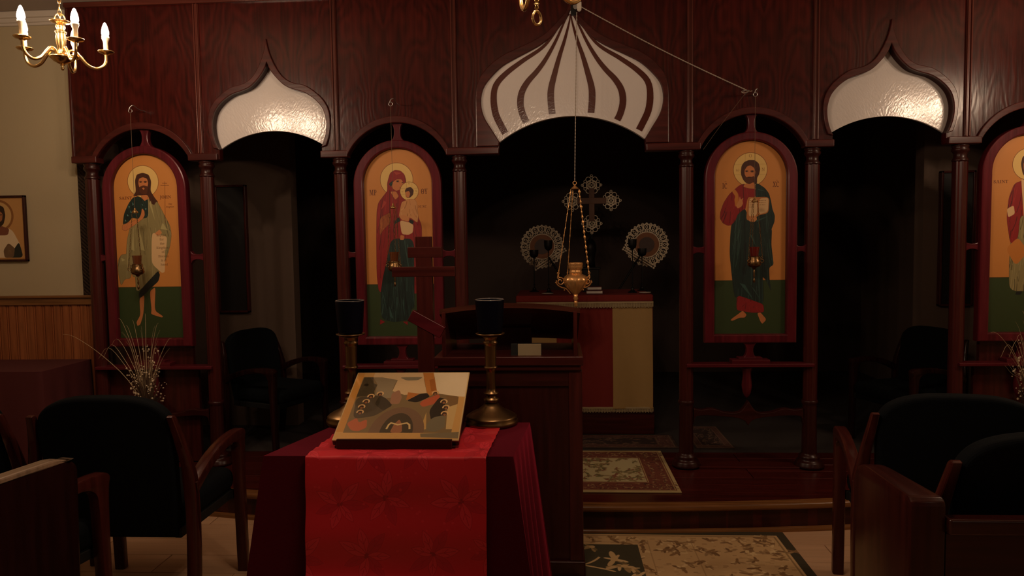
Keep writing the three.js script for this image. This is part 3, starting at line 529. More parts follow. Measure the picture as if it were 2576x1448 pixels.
  mesh('loose_cord', tube([[-0.01, -0.004, 0.104], [-0.06, -0.07, 0.09], [-0.15, -0.19, 0.07], [-0.235, -0.31, 0.05]], 0.0009, 30, 5), M.cordDark, k);
}

// ------------------------------------------------------------------ chandeliers (lamps and their light)
function chandelier(label, [x, y, z], turn, s = 1, drop = 0, power = 1) {
  const t = thing('chandelier', label, 'chandelier', [x, y, z], turn); t.scale.setScalar(s);
  mesh('stem', [lathe([[0, -0.03], [0.018, -0.03], [0.022, -0.022], [0.012, -0.012], [0.014, 0.0], [0.018, 0.02], [0.020, 0.045], [0.017, 0.056], [0.021, 0.062], [0.021, 0.067], [0.012, 0.074], [0.018, 0.084], [0.016, 0.092], [0.010, 0.098], [0.0, 0.1]], 28), lathe([[0, 0.098], [0.022, 0.1], [0.036, 0.105], [0.038, 0.109], [0.020, 0.112], [0, 0.113]], 28), torus(0.017, 0.003, 0, 0.122, 0, 20), torus(0.017, 0.003, 0, 0, 0, 20).rotateY(1.57).translate(0, 0.122, 0)], M.brass, t);
  mesh('bowl', [lathe([[0, -0.064], [0.012, -0.062], [0.030, -0.052], [0.044, -0.038], [0.045, -0.033], [0.03, -0.03], [0, -0.028]], 32), lathe([[0, -0.088], [0.005, -0.086], [0.007, -0.079], [0.004, -0.072], [0.009, -0.066], [0, -0.06]], 16)], M.brass, t);
  if (drop) mesh('pendant_ring', [torus(0.018, 0.0042, 0, -0.128, 0, 20).scale(0.75, 1, 1), rod([0, -0.1, 0], [0, -0.112, 0], 0.003), lathe([[0, -0.106], [0.006, -0.102], [0.004, -0.095], [0.008, -0.09], [0, -0.085]], 12)], M.brass, t);
  const links = [], n = Math.ceil((CEIL - y) / s / 0.034); for (let i = 0; i < n; i++) { const yy = 0.143 + i * 0.026; if (y + (yy + 0.02) * s > CEIL - 0.02) break; links.push(torus(0.0105, 0.0026, 0, 0, 0, 14).scale(0.62, 1.45, 1).rotateY(i % 2 ? 1.57 : 0.2).translate(0, yy, 0)); }
  mesh('chain', links, M.brass, t);
  const cy = (CEIL - y) / s - 0.002; mesh('ceiling_rose', lathe([[0, cy - 0.04], [0.006, cy - 0.036], [0.02, cy - 0.028], [0.05, cy - 0.012], [0.055, cy - 0.004], [0.055, cy], [0, cy]], 28), M.brass, t);
  const armG = clean(tube([[0.018, -0.026, 0], [0.03, -0.008, 0], [0.046, -0.006, 0], [0.066, -0.028, 0], [0.09, -0.056, 0], [0.118, -0.067, 0], [0.144, -0.056, 0], [0.156, -0.034, 0], [0.158, -0.006, 0]], 0.0062, 40, 8));
  const dishG = clean(lathe([[0, -0.006], [0.010, -0.006], [0.014, -0.002], [0.026, 0.001], [0.031, 0.006], [0.030, 0.009], [0.024, 0.005], [0, 0.003]], 24).translate(0.158, 0, 0));
  const tubeG = clean(lathe([[0, 0.0], [0.0092, 0.0], [0.0088, 0.042], [0.010, 0.048], [0.0145, 0.060], [0.0142, 0.070], [0, 0.071]], 18).translate(0.158, 0, 0));
  const bulbG = clean(lathe([[0.0, 0.0705], [0.0115, 0.071], [0.0145, 0.080], [0.0142, 0.090], [0.0108, 0.106], [0.005, 0.122], [0, 0.127]], 18).translate(0.158, 0, 0));
  for (let k = 0; k < 5; k++) {
    const a = new THREE.Group(); a.name = 'candle_arm'; a.rotation.y = -k * Math.PI * 2 / 5; t.add(a);
    piece('arm', armG, M.brass, a); piece('drip_dish', dishG, M.brass, a); piece('candle_sleeve', tubeG, M.candle, a);
    const b = piece('bulb', bulbG, bulbMat, a); b.castShadow = false;
    const l = new THREE.PointLight(BULB_COLOUR, BULB_CANDELA * power, 0, 2); l.position.set(0.158, 0.114, 0); l.castShadow = true; l.shadow.radius = 1; l.name = 'bulb_light'; a.add(l);
  }
  return t;
}
chandelier('small brass five-candle chandelier near the left wall, hanging on a chain', [-2.169, 2.346, 1.3], 0.61, 1.035);
chandelier('brass chandelier over the cloth-covered table, only its ring pendant showing at the top', [-0.150, 2.236, 2.27], 0.628, 1.0, 1, 1.0);
chandelier('brass chandelier over the right half of the nave, beyond the top right corner', [2.72, 2.346, 1.3], 0.3, 1.035);
chandelier('brass chandelier at the back of the nave on the left, behind the camera', [-2.5, 2.319, 4.9], 0.2, 1, 0, 0.13);
chandelier('brass chandelier at the back of the nave on the right, behind the camera', [2.6, 2.319, 4.9], 0.5, 1, 0, 0.13);

// ------------------------------------------------------------------ table with cloth, runner, candlesticks and icon
{
  const t = thing('side_table', 'narrow wooden table hidden under the dark red cloth in the middle of the nave', 'table', [-0.63, 0, 1.71]);
  meshW('tabletop', span(-0.36, 0.36, 0.76, 0.795, -0.19, 0.19, 0.004), M.mahogany, t, 'x');
  for (const sx of [-1, 1]) for (const sz of [-1, 1]) meshW('leg', span(sx * 0.31 - 0.025, sx * 0.31 + 0.025, 0, 0.765, sz * 0.08 + 0.045, sz * 0.08 + 0.095, 0.004), M.mahogany, t);
  // cloth: flat top and a skirt that flares into folds
  const cs = [[-1.094, 1.935], [-0.253, 1.935], [-0.212, 1.484], [-0.965, 1.484]], per = [];
  for (let e = 0; e < 4; e++) { const a = cs[e], b = cs[(e + 1) % 4], n = 40; for (let i = 0; i < n; i++) per.push([a[0] + (b[0] - a[0]) * i / n, a[1] + (b[1] - a[1]) * i / n, e, i / n]); }
  const C = [-0.63, 1.71];
  const skirt = sheet(per.length, 24, (u, v) => {
    const [px, pz, e, s] = per[Math.round(u * per.length) % per.length], dx = px - C[0], dz = pz - C[1], r = Math.hypot(dx, dz), corner = Math.pow(Math.abs(s - 0.5) * 2, 8), q = u * Math.PI * 2;
    const out = v * (0.03 + 0.075 * corner + (e === 0 ? 0.012 : 0.03) * (1 + Math.sin(q * (e === 0 ? 9 : 19) + 1.3)) * 0.8) + 0.006 * Math.sqrt(v);
    const y = 0.8 - 0.004 * (1 - Math.cos(v * 1.5)) - v * 0.785;
    return [px + dx / r * out, y, pz + dz / r * out];
  });
  const topG = sheet(20, 12, (u, v) => { const a = [cs[0][0] + (cs[1][0] - cs[0][0]) * u, cs[0][1]], b = [cs[3][0] + (cs[2][0] - cs[3][0]) * u, cs[3][1]]; return [a[0] + (b[0] - a[0]) * v, 0.8 + 0.0006 * noise.noise(u * 6, v * 4, 1), a[1] + (b[1] - a[1]) * v]; });
  tag(mesh('tablecloth', [topG, skirt], M.cloth), 'dark wine-red tablecloth falling to the floor around the central table', 'tablecloth');
  // runner with a damask of flowers, tone on tone
  const dam = print(1024, 1024, (x, w) => {
    x.fillStyle = '#c91c2c'; x.fillRect(0, 0, w, w); seed = 33;
    const flower = (cx, cy, r, rot) => {
      for (let k = 0; k < 7; k++) { const a = rot + k * 0.898, L = r * (0.8 + 0.3 * rnd()); x.save(); x.translate(cx, cy); x.rotate(a); x.fillStyle = k % 2 ? '#bd1a2e' : '#d32c3c'; x.beginPath(); x.moveTo(0, 0); x.quadraticCurveTo(L * 0.45, -L * 0.36, L, 0); x.quadraticCurveTo(L * 0.45, L * 0.36, 0, 0); x.fill(); x.strokeStyle = '#b01426'; x.lineWidth = 2.5; x.stroke(); x.beginPath(); x.moveTo(0, 0); x.lineTo(L * 0.85, 0); x.moveTo(L * 0.4, 0); x.lineTo(L * 0.6, L * 0.12); x.moveTo(L * 0.4, 0); x.lineTo(L * 0.6, -L * 0.12); x.stroke(); x.restore(); }
      x.fillStyle = '#9a1020'; for (let k = 0; k < 6; k++) { x.beginPath(); x.arc(cx + rr(-9, 9), cy + rr(-9, 9), 5, 0, 7); x.fill(); }
    };
    for (let j = 0; j < 4; j++) for (let i = 0; i < 4; i++) flower((i + 0.5 + (j % 2) * 0.5) * 256 + rr(-40, 40) - 60, (j + 0.5) * 256 + rr(-30, 30), rr(115, 150), rnd() * 6);
    for (let k = 0; k < 120; k++) { x.fillStyle = '#d42a3a'; x.beginPath(); x.arc(rnd() * w, rnd() * w, rr(3, 7), 0, 7); x.fill(); }
  }, { roughness: 0.5, sheen: 1, sheenRoughness: 0.8, side: THREE.DoubleSide }); dam.sheenColor = new THREE.Color(1, 0.22, 0.22);
  const path = []; // along the table from back to front and down
  for (let i = 0; i <= 14; i++) path.push([0.8035 + 0.0015 * Math.sin(i * 1.7), 1.57 + (1.937 - 1.57) * i / 14]);
  for (let i = 1; i <= 5; i++) { const a = i / 5 * Math.PI / 2; path.push([0.8035 - 0.012 * (1 - Math.cos(a)), 1.937 + 0.014 * Math.sin(a)]); }
  const y0 = path[path.length - 1][0]; for (let i = 1; i <= 40; i++) { const u = i / 40; path.push([y0 - u * 0.62, 1.952 + 0.035 * u]); }
  const run = sheet(48, path.length - 1, (u, v) => {
    const [y, z] = path[Math.round(v * (path.length - 1))], hang = Math.max(0, 0.79 - y), top = hang > 0 ? 0 : 1 - (z - 1.57) / 0.37;
    const fold = hang > 0 ? 0.004 * Math.sin((hang - 0.2) * 32) * (hang > 0.1 ? 1 : hang * 10) + 0.006 * Math.sin(u * 9 + hang * 3) * hang * 2 + 0.012 * Math.exp(-(((hang - 0.40) / 0.012) ** 2)) : 0;
    const lift = hang > 0 ? 0 : 0.004 * Math.max(0, noise.noise(u * 7, z * 18, 2)) + (u < 0.08 || u > 0.9 ? 0.004 * Math.abs(Math.sin(z * 60)) : 0);
    return [-0.945 + 0.605 * u + 0.02 * top - 0.006 * hang, y + lift, z + fold];
  });
  { const uv = run.attributes.uv, p = run.attributes.position; for (let i = 0; i < uv.count; i++) uv.setXY(i, (p.getX(i) + 1) / 0.8, (p.getY(i) - p.getZ(i) * 0.9) / 0.8); dam.map.wrapS = dam.map.wrapT = THREE.RepeatWrapping; }
  tag(mesh('table_runner', run, dam), 'bright red runner with tone-on-tone flowers hanging over the front of the table', 'table runner');
  // two candlesticks
  const cstick = thing('candlestick', 'brass altar candlestick with a dark blue glass cup standing right of the table icon', 'candlestick', [-0.361, 0.802, 1.505]);
  mesh('base', lathe([[0, 0], [0.100, 0.0], [0.103, 0.006], [0.103, 0.016], [0.096, 0.022], [0.100, 0.028], [0.094, 0.034], [0.078, 0.044], [0.055, 0.054], [0.034, 0.070], [0.026, 0.082], [0, 0.084]], 48), M.bronze, cstick);
  mesh('stem', [lathe([[0, 0.08], [0.022, 0.082], [0.030, 0.090], [0.030, 0.098], [0.020, 0.104], [0.016, 0.112], [0.028, 0.116], [0.029, 0.122], [0.019, 0.126], [0.018, 0.14], [0.017, 0.20], [0.019, 0.214], [0.026, 0.218], [0.026, 0.223], [0.0215, 0.227], [0.0225, 0.305], [0.022, 0.310], [0.028, 0.314], [0.028, 0.320], [0.023, 0.325], [0.026, 0.336], [0.036, 0.346], [0, 0.347]], 36)], M.bronze, cstick);
  mesh('drip_pan', lathe([[0, 0.345], [0.040, 0.346], [0.055, 0.350], [0.0565, 0.354], [0.052, 0.355], [0, 0.352]], 36), M.bronze, cstick);
  mesh('glass_cup', lathe([[0, 0.354], [0.044, 0.355], [0.048, 0.362], [0.056, 0.478], [0.0565, 0.484], [0.0535, 0.484], [0.045, 0.37], [0, 0.365]], 40), M.cobalt, cstick);
  mesh('cup_rim', torus(0.055, 0.0017, 0, 0, 0, 40).rotateX(Math.PI / 2).translate(0, 0.4845, 0), M.cobaltRim, cstick);
  copyOf(cstick, 'brass altar candlestick with a dark blue glass cup standing left of the table icon', [-0.914, 0.802, 1.49], 0.4);
  // the festal icon on its slanted stand
  const fest = print(900, 790, (x, w, h) => {
    const P = (col, pts, smooth = true) => blob(x, col, pts.map(([u, v]) => [u * w, v * h]), 1, smooth);
    const E = (col, u, v, rx, ry, a = 0, b = 7) => { x.fillStyle = col; x.beginPath(); x.ellipse(u * w, v * h, rx * w, ry * h, 0, a, b); x.fill(); };
    x.fillStyle = '#d8a860'; x.fillRect(0, 0, w, h); x.fillStyle = '#86704a'; x.fillRect(0.06 * w, 0.07 * h, 0.88 * w, 0.84 * h);
    x.fillStyle = '#cf9346'; x.fillRect(0, 0, 0.06 * w, h * 0.9);
    P('#e2c290', [[0.15, 0], [0.6, 0], [0.61, 0.11], [0.665, 0.33], [0.474, 0.36], [0.36, 0.3], [0.377, 0.12], [0.23, 0.075], [0.15, 0.075]], false);
    P('#4f4530', [[0.067, 0.075], [0.15, 0.075], [0.17, 0.17], [0.208, 0.2], [0.2, 0.3], [0.215, 0.37], [0.06, 0.39]], false); E('#2a2318', 0.11, 0.2, 0.022, 0.022);
    P('#988868', [[0.15, 0.078], [0.233, 0.078], [0.377, 0.12], [0.361, 0.19], [0.357, 0.3], [0.43, 0.39], [0.3, 0.42], [0.215, 0.37], [0.208, 0.19]], false);
    P('#8d8468', [[0.385, 0.075], [0.6, 0.072], [0.56, 0.125], [0.46, 0.13]]);
    P('#c98238', [[0.587, 0], [0.68, 0], [0.757, 0.31], [0.70, 0.38], [0.664, 0.32]], false); P('#b06a28', [[0.66, 0.12], [0.70, 0.1], [0.757, 0.31], [0.70, 0.3]], false);
    P('#f0dcb4', [[0.686, 0], [1, 0], [1, 0.39], [0.94, 0.385], [0.757, 0.338]], false);  // pale quad: glossy reflection painted into the print
    P('#87683e', [[0.833, 0.375], [0.948, 0.39], [0.951, 0.52], [0.89, 0.53]], false);
    P('#584c38', [[0.06, 0.4], [0.24, 0.36], [0.34, 0.46], [0.37, 0.56], [0.27, 0.68], [0.1, 0.72]]); P('#403726', [[0.26, 0.36], [0.33, 0.42], [0.4, 0.52], [0.33, 0.6], [0.24, 0.5]]);
    P('#a67a5c', [[0.36, 0.33], [0.42, 0.28], [0.46, 0.4], [0.45, 0.5], [0.37, 0.5]]);
    P('#c07632', [[0.5, 0.32], [0.6, 0.34], [0.55, 0.42], [0.5, 0.44]], false); P('#1f1712', [[0.506, 0.45], [0.608, 0.345], [0.67, 0.335], [0.70, 0.39], [0.6, 0.48]]);
    P('#c4613c', [[0.625, 0.5], [0.64, 0.45], [0.773, 0.345], [0.79, 0.4], [0.753, 0.5], [0.66, 0.545]]);
    P('#2f271b', [[0.72, 0.6], [0.78, 0.4], [0.83, 0.42], [0.86, 0.6], [0.83, 0.72], [0.76, 0.76]]); P('#7d7358', [[0.7, 0.86], [0.76, 0.7], [0.86, 0.66], [0.88, 0.84], [0.8, 0.9]]); P('#d8b676', [[0.87, 0.55], [0.95, 0.5], [0.94, 0.86], [0.89, 0.86]], false); P('#cba35e', [[0.70, 0.62], [0.73, 0.86], [0.68, 0.88]], false);
    E('#7f6248', 0.49, 0.91, 0.225, 0.36, Math.PI, 2 * Math.PI); E('#4b3f2c', 0.49, 0.91, 0.135, 0.275, Math.PI, 2 * Math.PI);
    P('#a86f4c', [[0.44, 0.91], [0.455, 0.8], [0.49, 0.72], [0.525, 0.8], [0.54, 0.91]]);
    x.strokeStyle = '#eacb8a'; x.lineWidth = 14; x.beginPath(); [[0.405, 0.86], [0.415, 0.80], [0.43, 0.775], [0.49, 0.80], [0.56, 0.775], [0.585, 0.80], [0.595, 0.86]].forEach(([u, v], i) => (i ? x.lineTo(u * w, v * h) : x.moveTo(u * w, v * h))); x.stroke();
    P('#c46a44', [[0.06, 0.78], [0.13, 0.7], [0.16, 0.77], [0.22, 0.72], [0.24, 0.84], [0.18, 0.89], [0.12, 0.88]]);
    const head = (u, v) => { x.strokeStyle = '#ecbf80'; x.lineWidth = 11; x.beginPath(); x.arc(u * w, v * h, 23, 2.7, 6.9); x.stroke(); E('#4a3020', u, v + 0.012, 0.019, 0.024); E('#9a6844', u + 0.002, v + 0.018, 0.012, 0.015); };
    [[0.26, 0.34], [0.186, 0.38], [0.16, 0.46], [0.137, 0.54], [0.14, 0.62], [0.74, 0.33], [0.83, 0.465], [0.857, 0.55], [0.855, 0.64]].forEach(([u, v]) => head(u, v));
    x.fillStyle = '#d8a860'; x.fillRect(0, 0.92 * h, w, 0.08 * h); P('#847556', [[0.69, 0.92], [1, 0.9], [1, 0.985], [0.7, 0.97]], false);
  }, { roughness: 0.25, metalness: 0.2, clearcoat: 1, clearcoatRoughness: 0.05, bumpMap: brushBump, bumpScale: 0.0005 });
  const ic = thing('table_icon', 'gilt-edged icon of seated haloed figures around a dark arch, leaning on the red runner', 'icon', [-0.664, 0.831, 1.855], 0);
  const tilt = Math.atan2(0.172, 0.352), L = Math.hypot(0.172, 0.352);
  const put = (g) => g.rotateX(-(Math.PI / 2 - tilt)).rotateX(0);
  const flat = (g) => g.translate(0, L / 2, 0).rotateX(-(Math.PI / 2 - tilt));
  mesh('board', flat(box(0.442, L, 0.024, 0, 0, -0.0125, 0.005)), M.mahoganyDark, ic);
  mesh('gilt_edge', flat(box(0.4425, L + 0.0005, 0.006, 0, 0, -0.002, 0.003)), phys([0.55, 0.40, 0.18], 0.5), ic);
  const pf = sheet(2, 2, (u, v) => [(u - 0.5) * 0.434, (v - 0.5) * (L - 0.008), 0.0012]); mesh('painting', flat(pf), fest, ic);
  const st = thing('icon_stand', 'small dark wooden slanted stand beneath the table icon', 'stand', [-0.664, 0.8055, 1.855]);
  meshW('rest', [span(-0.21, 0.21, 0, 0.008, -0.33, 0.005, 0.002), span(-0.2, 0.2, 0.006, 0.148, -0.325, -0.305, 0.003), span(-0.2, 0.2, 0.0, 0.034, 0.006, 0.018, 0.003)], M.mahoganyDark, st, 'x');
}

// ------------------------------------------------------------------ lectern facing the people, and the wooden cross
{
  const t = thing('lectern', 'dark mahogany lectern with a sloping bowed desk standing before the royal doors', 'lectern', [-0.31, 0.009, 1.12]);
  meshW('body', [span(-0.305, 0.305, 0.04, 0.94, -0.39, -0.012, 0.004)], M.mahoganyDark, t);
  meshW('plinth', span(-0.325, 0.325, 0, 0.07, -0.41, 0.008, 0.006), M.mahoganyDark, t, 'x');
  for (const s of [-1, 1]) meshW('stile', span(s * 0.287 - 0.03, s * 0.287 + 0.03, 0.07, 0.93, -0.05, 0.0, 0.004), M.mahogany, t);
  meshW('upper_rail', span(-0.258, 0.258, 0.86, 0.93, -0.05, -0.002, 0.003), M.mahoganyDark, t, 'x');
  meshW('ledge', [span(-0.335, 0.322, 0.955, 0.996, -0.42, 0.022, 0.005), span(-0.322, 0.312, 0.93, 0.957, -0.405, 0.012, 0.008)], M.mahogany, t, 'x');
  for (const s of [-1, 1]) meshW('cheek', slab(poly([[-0.02, 0.994], [0.34, 0.994], [0.34, 1.03], [0.0, 1.195], [-0.02, 1.19]]), -0.008, 0.008, 0.002).rotateY(Math.PI / 2).translate(s * 0.3 + (s < 0 ? 0.01 : -0.012), 0, 0), M.mahogany, t);
  meshW('support', [span(-0.09, 0.09, 0.994, 1.10, -0.26, -0.20, 0.004)], M.mahoganyDark, t);
  const desk = (dy) => (u, v) => { const x = (u - 0.5) * 0.62, z = 0.0 - v * 0.37, bow = 0.028 * (1 - (x / 0.31) ** 2) * (1 - v * 0.6); return [x, 1.205 - v * 0.165 + bow + dy, z + 0.02 * (1 - (x / 0.31) ** 2) * (1 - v)]; };
  const a = desk(0), b = desk(-0.022), N = 24;
  meshW('desk', [sheet(N, 8, a), sheet(N, 8, (u, v) => b(1 - u, v)), sheet(N, 1, (u, v) => (v ? a : b)(u, 0)), sheet(N, 1, (u, v) => (v ? a : b)(1 - u, 1)), sheet(1, 8, (u, v) => (u ? a : b)(0, v)), sheet(1, 8, (u, v) => (u ? b : a)(1, v))], wood([0.17, 0.05, 0.032], 0.3, 0.8), t, 'x');
  const bk = thing('booklet', 'pale booklet propped on the lectern ledge under the sloping desk', 'booklet', [-0.224, 0.997, 1.095]);
  mesh('pages', box(0.104, 0.058, 0.012, 0, 0.029, 0, 0.002), M.paper, bk); mesh('cover', [box(0.108, 0.060, 0.002, 0, 0.030, -0.008, 0.0005), box(0.03, 0.06, 0.014, -0.068, 0.03, -0.001, 0.002)], M.blackShell, bk);
  const c = thing('standing_cross', 'dark red wooden three-bar cross on a tall post left of the lectern', 'cross', [-0.668, 0.009, 1.2]);
  meshW('post', span(-0.034, 0.034, 0.03, 1.527, -0.018, 0.018, 0.003), M.mahogany, c);
  meshW('top_bar', span(-0.068, 0.078, 1.437, 1.482, -0.017, 0.019, 0.003), M.mahogany, c, 'x');
  meshW('main_bar', span(-0.138, 0.134, 1.355, 1.398, -0.016, 0.020, 0.003), M.mahogany, c, 'x');
  meshW('slanted_bar', box(0.158, 0.052, 0.036, 0, 0, 0, 0.003).rotateZ(-0.505).translate(0.006, 1.152, 0.003), M.frameRed, c, 'x');
  meshW('base', [span(-0.04, 0.04, 0.0, 0.035, -0.055, 0.14, 0.004), span(-0.1, 0.1, 0.0, 0.035, -0.04, 0.04, 0.004)], M.mahogany, c);
}

// ------------------------------------------------------------------ armchairs
const chairGroup = undefined;
function makeChair(label) {
  const t = thing('armchair', label, 'chair');
  // side frame: rear post, curved arm, front leg (profile in z, y; thickness along x)
  const rear = new THREE.Shape(); rear.moveTo(0.285, 0); rear.bezierCurveTo(0.24, 0.2, 0.235, 0.45, 0.255, 0.62); rear.quadraticCurveTo(0.27, 0.74, 0.312, 0.85); rear.quadraticCurveTo(0.325, 0.868, 0.342, 0.856); rear.quadraticCurveTo(0.305, 0.74, 0.293, 0.62); rear.bezierCurveTo(0.278, 0.45, 0.285, 0.2, 0.325, 0);
  const arm = new THREE.Shape(); arm.moveTo(0.27, 0.578); arm.bezierCurveTo(0.14, 0.655, -0.05, 0.69, -0.21, 0.672); arm.quadraticCurveTo(-0.245, 0.662, -0.235, 0.635); arm.bezierCurveTo(-0.222, 0.60, -0.222, 0.3, -0.235, 0); arm.lineTo(-0.198, 0); arm.bezierCurveTo(-0.185, 0.3, -0.182, 0.52, -0.172, 0.59); arm.quadraticCurveTo(-0.155, 0.632, -0.09, 0.634); arm.bezierCurveTo(0.03, 0.632, 0.16, 0.59, 0.262, 0.53);
  const prof = (s, w) => slab(s, -w / 2, w / 2, 0.007).rotateY(-Math.PI / 2);         // (z,y) profile to world
  for (const s of [-1, 1]) {
    const x = s * 0.28;
    const bend = (g, f) => { const p = g.attributes.position; for (let i = 0; i < p.count; i++) p.setX(i, p.getX(i) + s * f(p.getY(i), p.getZ(i))); g.computeVertexNormals(); return toCreasedNormals(g, 0.5); }, cl = (v) => Math.max(0, Math.min(1, v));
    const taper = (g) => { const p = g.attributes.position; for (let i = 0; i < p.count; i++) { const k = 0.62 + 0.38 * cl((0.86 - p.getY(i)) / 0.3); p.setX(i, p.getX(i) * k); } return g; };
    meshW('rear_leg', bend(taper(prof(rear, 0.046)).translate(x, 0, 0), (y) => 0.040 * cl((0.87 - y) / 0.26) ** 1.2), M.chairWood, t); meshW('arm', bend(prof(arm, 0.048).translate(x, 0, 0), (y, z) => 0.016 + 0.024 * cl((z + 0.2) / 0.47)), M.chairWood, t);
    mesh('side_rail', span(s * 0.245 - 0.014, s * 0.245 + 0.014, 0.345, 0.385, -0.2, 0.25, 0.004), M.blackShell, t);
  }
  mesh('front_rail', span(-0.27, 0.27, 0.345, 0.385, -0.215, -0.19, 0.004), M.blackShell, t);
  mesh('seat', [box(0.535, 0.115, 0.50, 0, 0.435, 0.01, 0.05), box(0.51, 0.05, 0.46, 0, 0.37, 0.01, 0.015)], M.navy, t);
  const back = new THREE.Shape(); back.moveTo(-0.25, 0.35); back.lineTo(-0.272, 0.80); back.bezierCurveTo(-0.272, 0.89, -0.21, 0.925, -0.10, 0.937); back.quadraticCurveTo(0, 0.942, 0.10, 0.937); back.bezierCurveTo(0.21, 0.925, 0.272, 0.89, 0.272, 0.80); back.lineTo(0.25, 0.35); back.lineTo(-0.25, 0.35);
  const bg = new THREE.ExtrudeGeometry(back, { depth: 0.026, bevelEnabled: true, bevelThickness: 0.016, bevelSize: 0.016, bevelOffset: -0.016, bevelSegments: 4, curveSegments: 20 }).translate(0, -0.41, 0).rotateX(0.14).translate(0, 0.41, 0.225);
  mesh('backrest', bg, M.navy, t);
  return t;
}
const chair = makeChair('dark navy armchair with a curved red-brown arm, seen from behind left of the cloth-covered table');
chair.position.set(-1.868, 0, 1.29);
copyOf(chair, 'dark navy armchair at the left edge, in line with the chair beside the dried grass', [-2.595, 0, 1.27], 0.03);
copyOf(chair, 'armchair of which only a red-brown right arm and leg show beyond the left pew end', [-2.14, 0, 1.88], -0.17);
copyOf(chair, 'dark navy armchair behind the right pew end, farther of the two at right', [1.400, 0, 1.30], -0.18);
copyOf(chair, 'dark navy armchair cut by the right edge, nearer and lower than the chair behind it', [1.306, 0, 1.925], -0.08).scale.setScalar(1.03);
const altarLeft = copyOf(chair, 'dark armchair turned sideways in the sanctuary, seen through the left side door', [-2.0, 0.15, -0.52], -1.95); altarLeft.scale.setScalar(0.84);
const altarRight = copyOf(chair, 'dark armchair turned sideways in the sanctuary, seen through the right side door', [2.14, 0.15, -0.5], 1.95); altarRight.scale.setScalar(0.82);
for (const a of [altarLeft, altarRight]) for (const c of a.children) if (c.material === M.chairWood) c.material = M.chairWoodShade;

// ------------------------------------------------------------------ pew ends
{
  const prof = (top, z0, z1) => { const s = new THREE.Shape(); s.moveTo(z0 + 0.02, 0); s.lineTo(z1, 0); s.lineTo(z1, top - 0.03); s.quadraticCurveTo(z1, top, z1 - 0.03, top); s.lineTo(z0 + 0.09, top); s.quadraticCurveTo(z0, top - 0.005, z0, top - 0.06); s.closePath(); return s; };
  const r = thing('pew', 'red-brown pew end with a bench back rail, at the bottom right corner', 'pew', [0.873, 0, 0]);
  { const g = slab(prof(0.812, 1.975, 2.335), -0.046, 0.046, 0.008).rotateY(-Math.PI / 2), p = g.attributes.position; for (let i = 0; i < p.count; i++) if (p.getX(i) > 0) p.setX(i, p.getX(i) - 0.034 * (2.335 - p.getZ(i)) / 0.36); g.computeVertexNormals(); meshW('end_panel', toCreasedNormals(g, 0.6), M.pewRed, r); }
  meshW('back_rail', span(0.046, 1.9, 0.716, 0.76, 2.305, 2.35, 0.008), M.pewRed, r, 'x');
  meshW('back_panel', span(0.046, 1.9, 0.10, 0.718, 2.315, 2.335, 0.003), M.mahoganyDark, r, 'x');
  meshW('foot', span(1.86, 1.9, 0, 0.72, 2.0, 2.33, 0.004), M.pewRed, r);
  const l = thing('pew', 'pew end in shade-darkened wood with painted glare on top, at the bottom left corner', 'pew', [-1.752, 0, 1.965], -0.2);
  meshW('end_panel', slab(prof(0.812, -0.01, 0.72), -0.024, 0.024, 0.008).rotateY(-Math.PI / 2), M.pewShade, l);
  { const g = slab(prof(0.8175, 0.004, 0.73), -0.026, 0.026, 0.006).rotateY(-Math.PI / 2), p = g.attributes.position; for (let i = 0; i < p.count; i++) if (p.getY(i) < 0.79) p.setY(i, 0.800 + (p.getY(i) > 0.7 ? 0.002 : 0)); meshW('cap', g, M.glareWood, l); }  // added pale strip that paints the glare along the top
  meshW('back_rail', span(-1.6, -0.022, 0.716, 0.76, 0.66, 0.70, 0.006), M.mahogany, l, 'x');
  meshW('back_panel', span(-1.6, -0.022, 0.10, 0.718, 0.67, 0.69, 0.003), M.mahoganyDark, l, 'x');
}

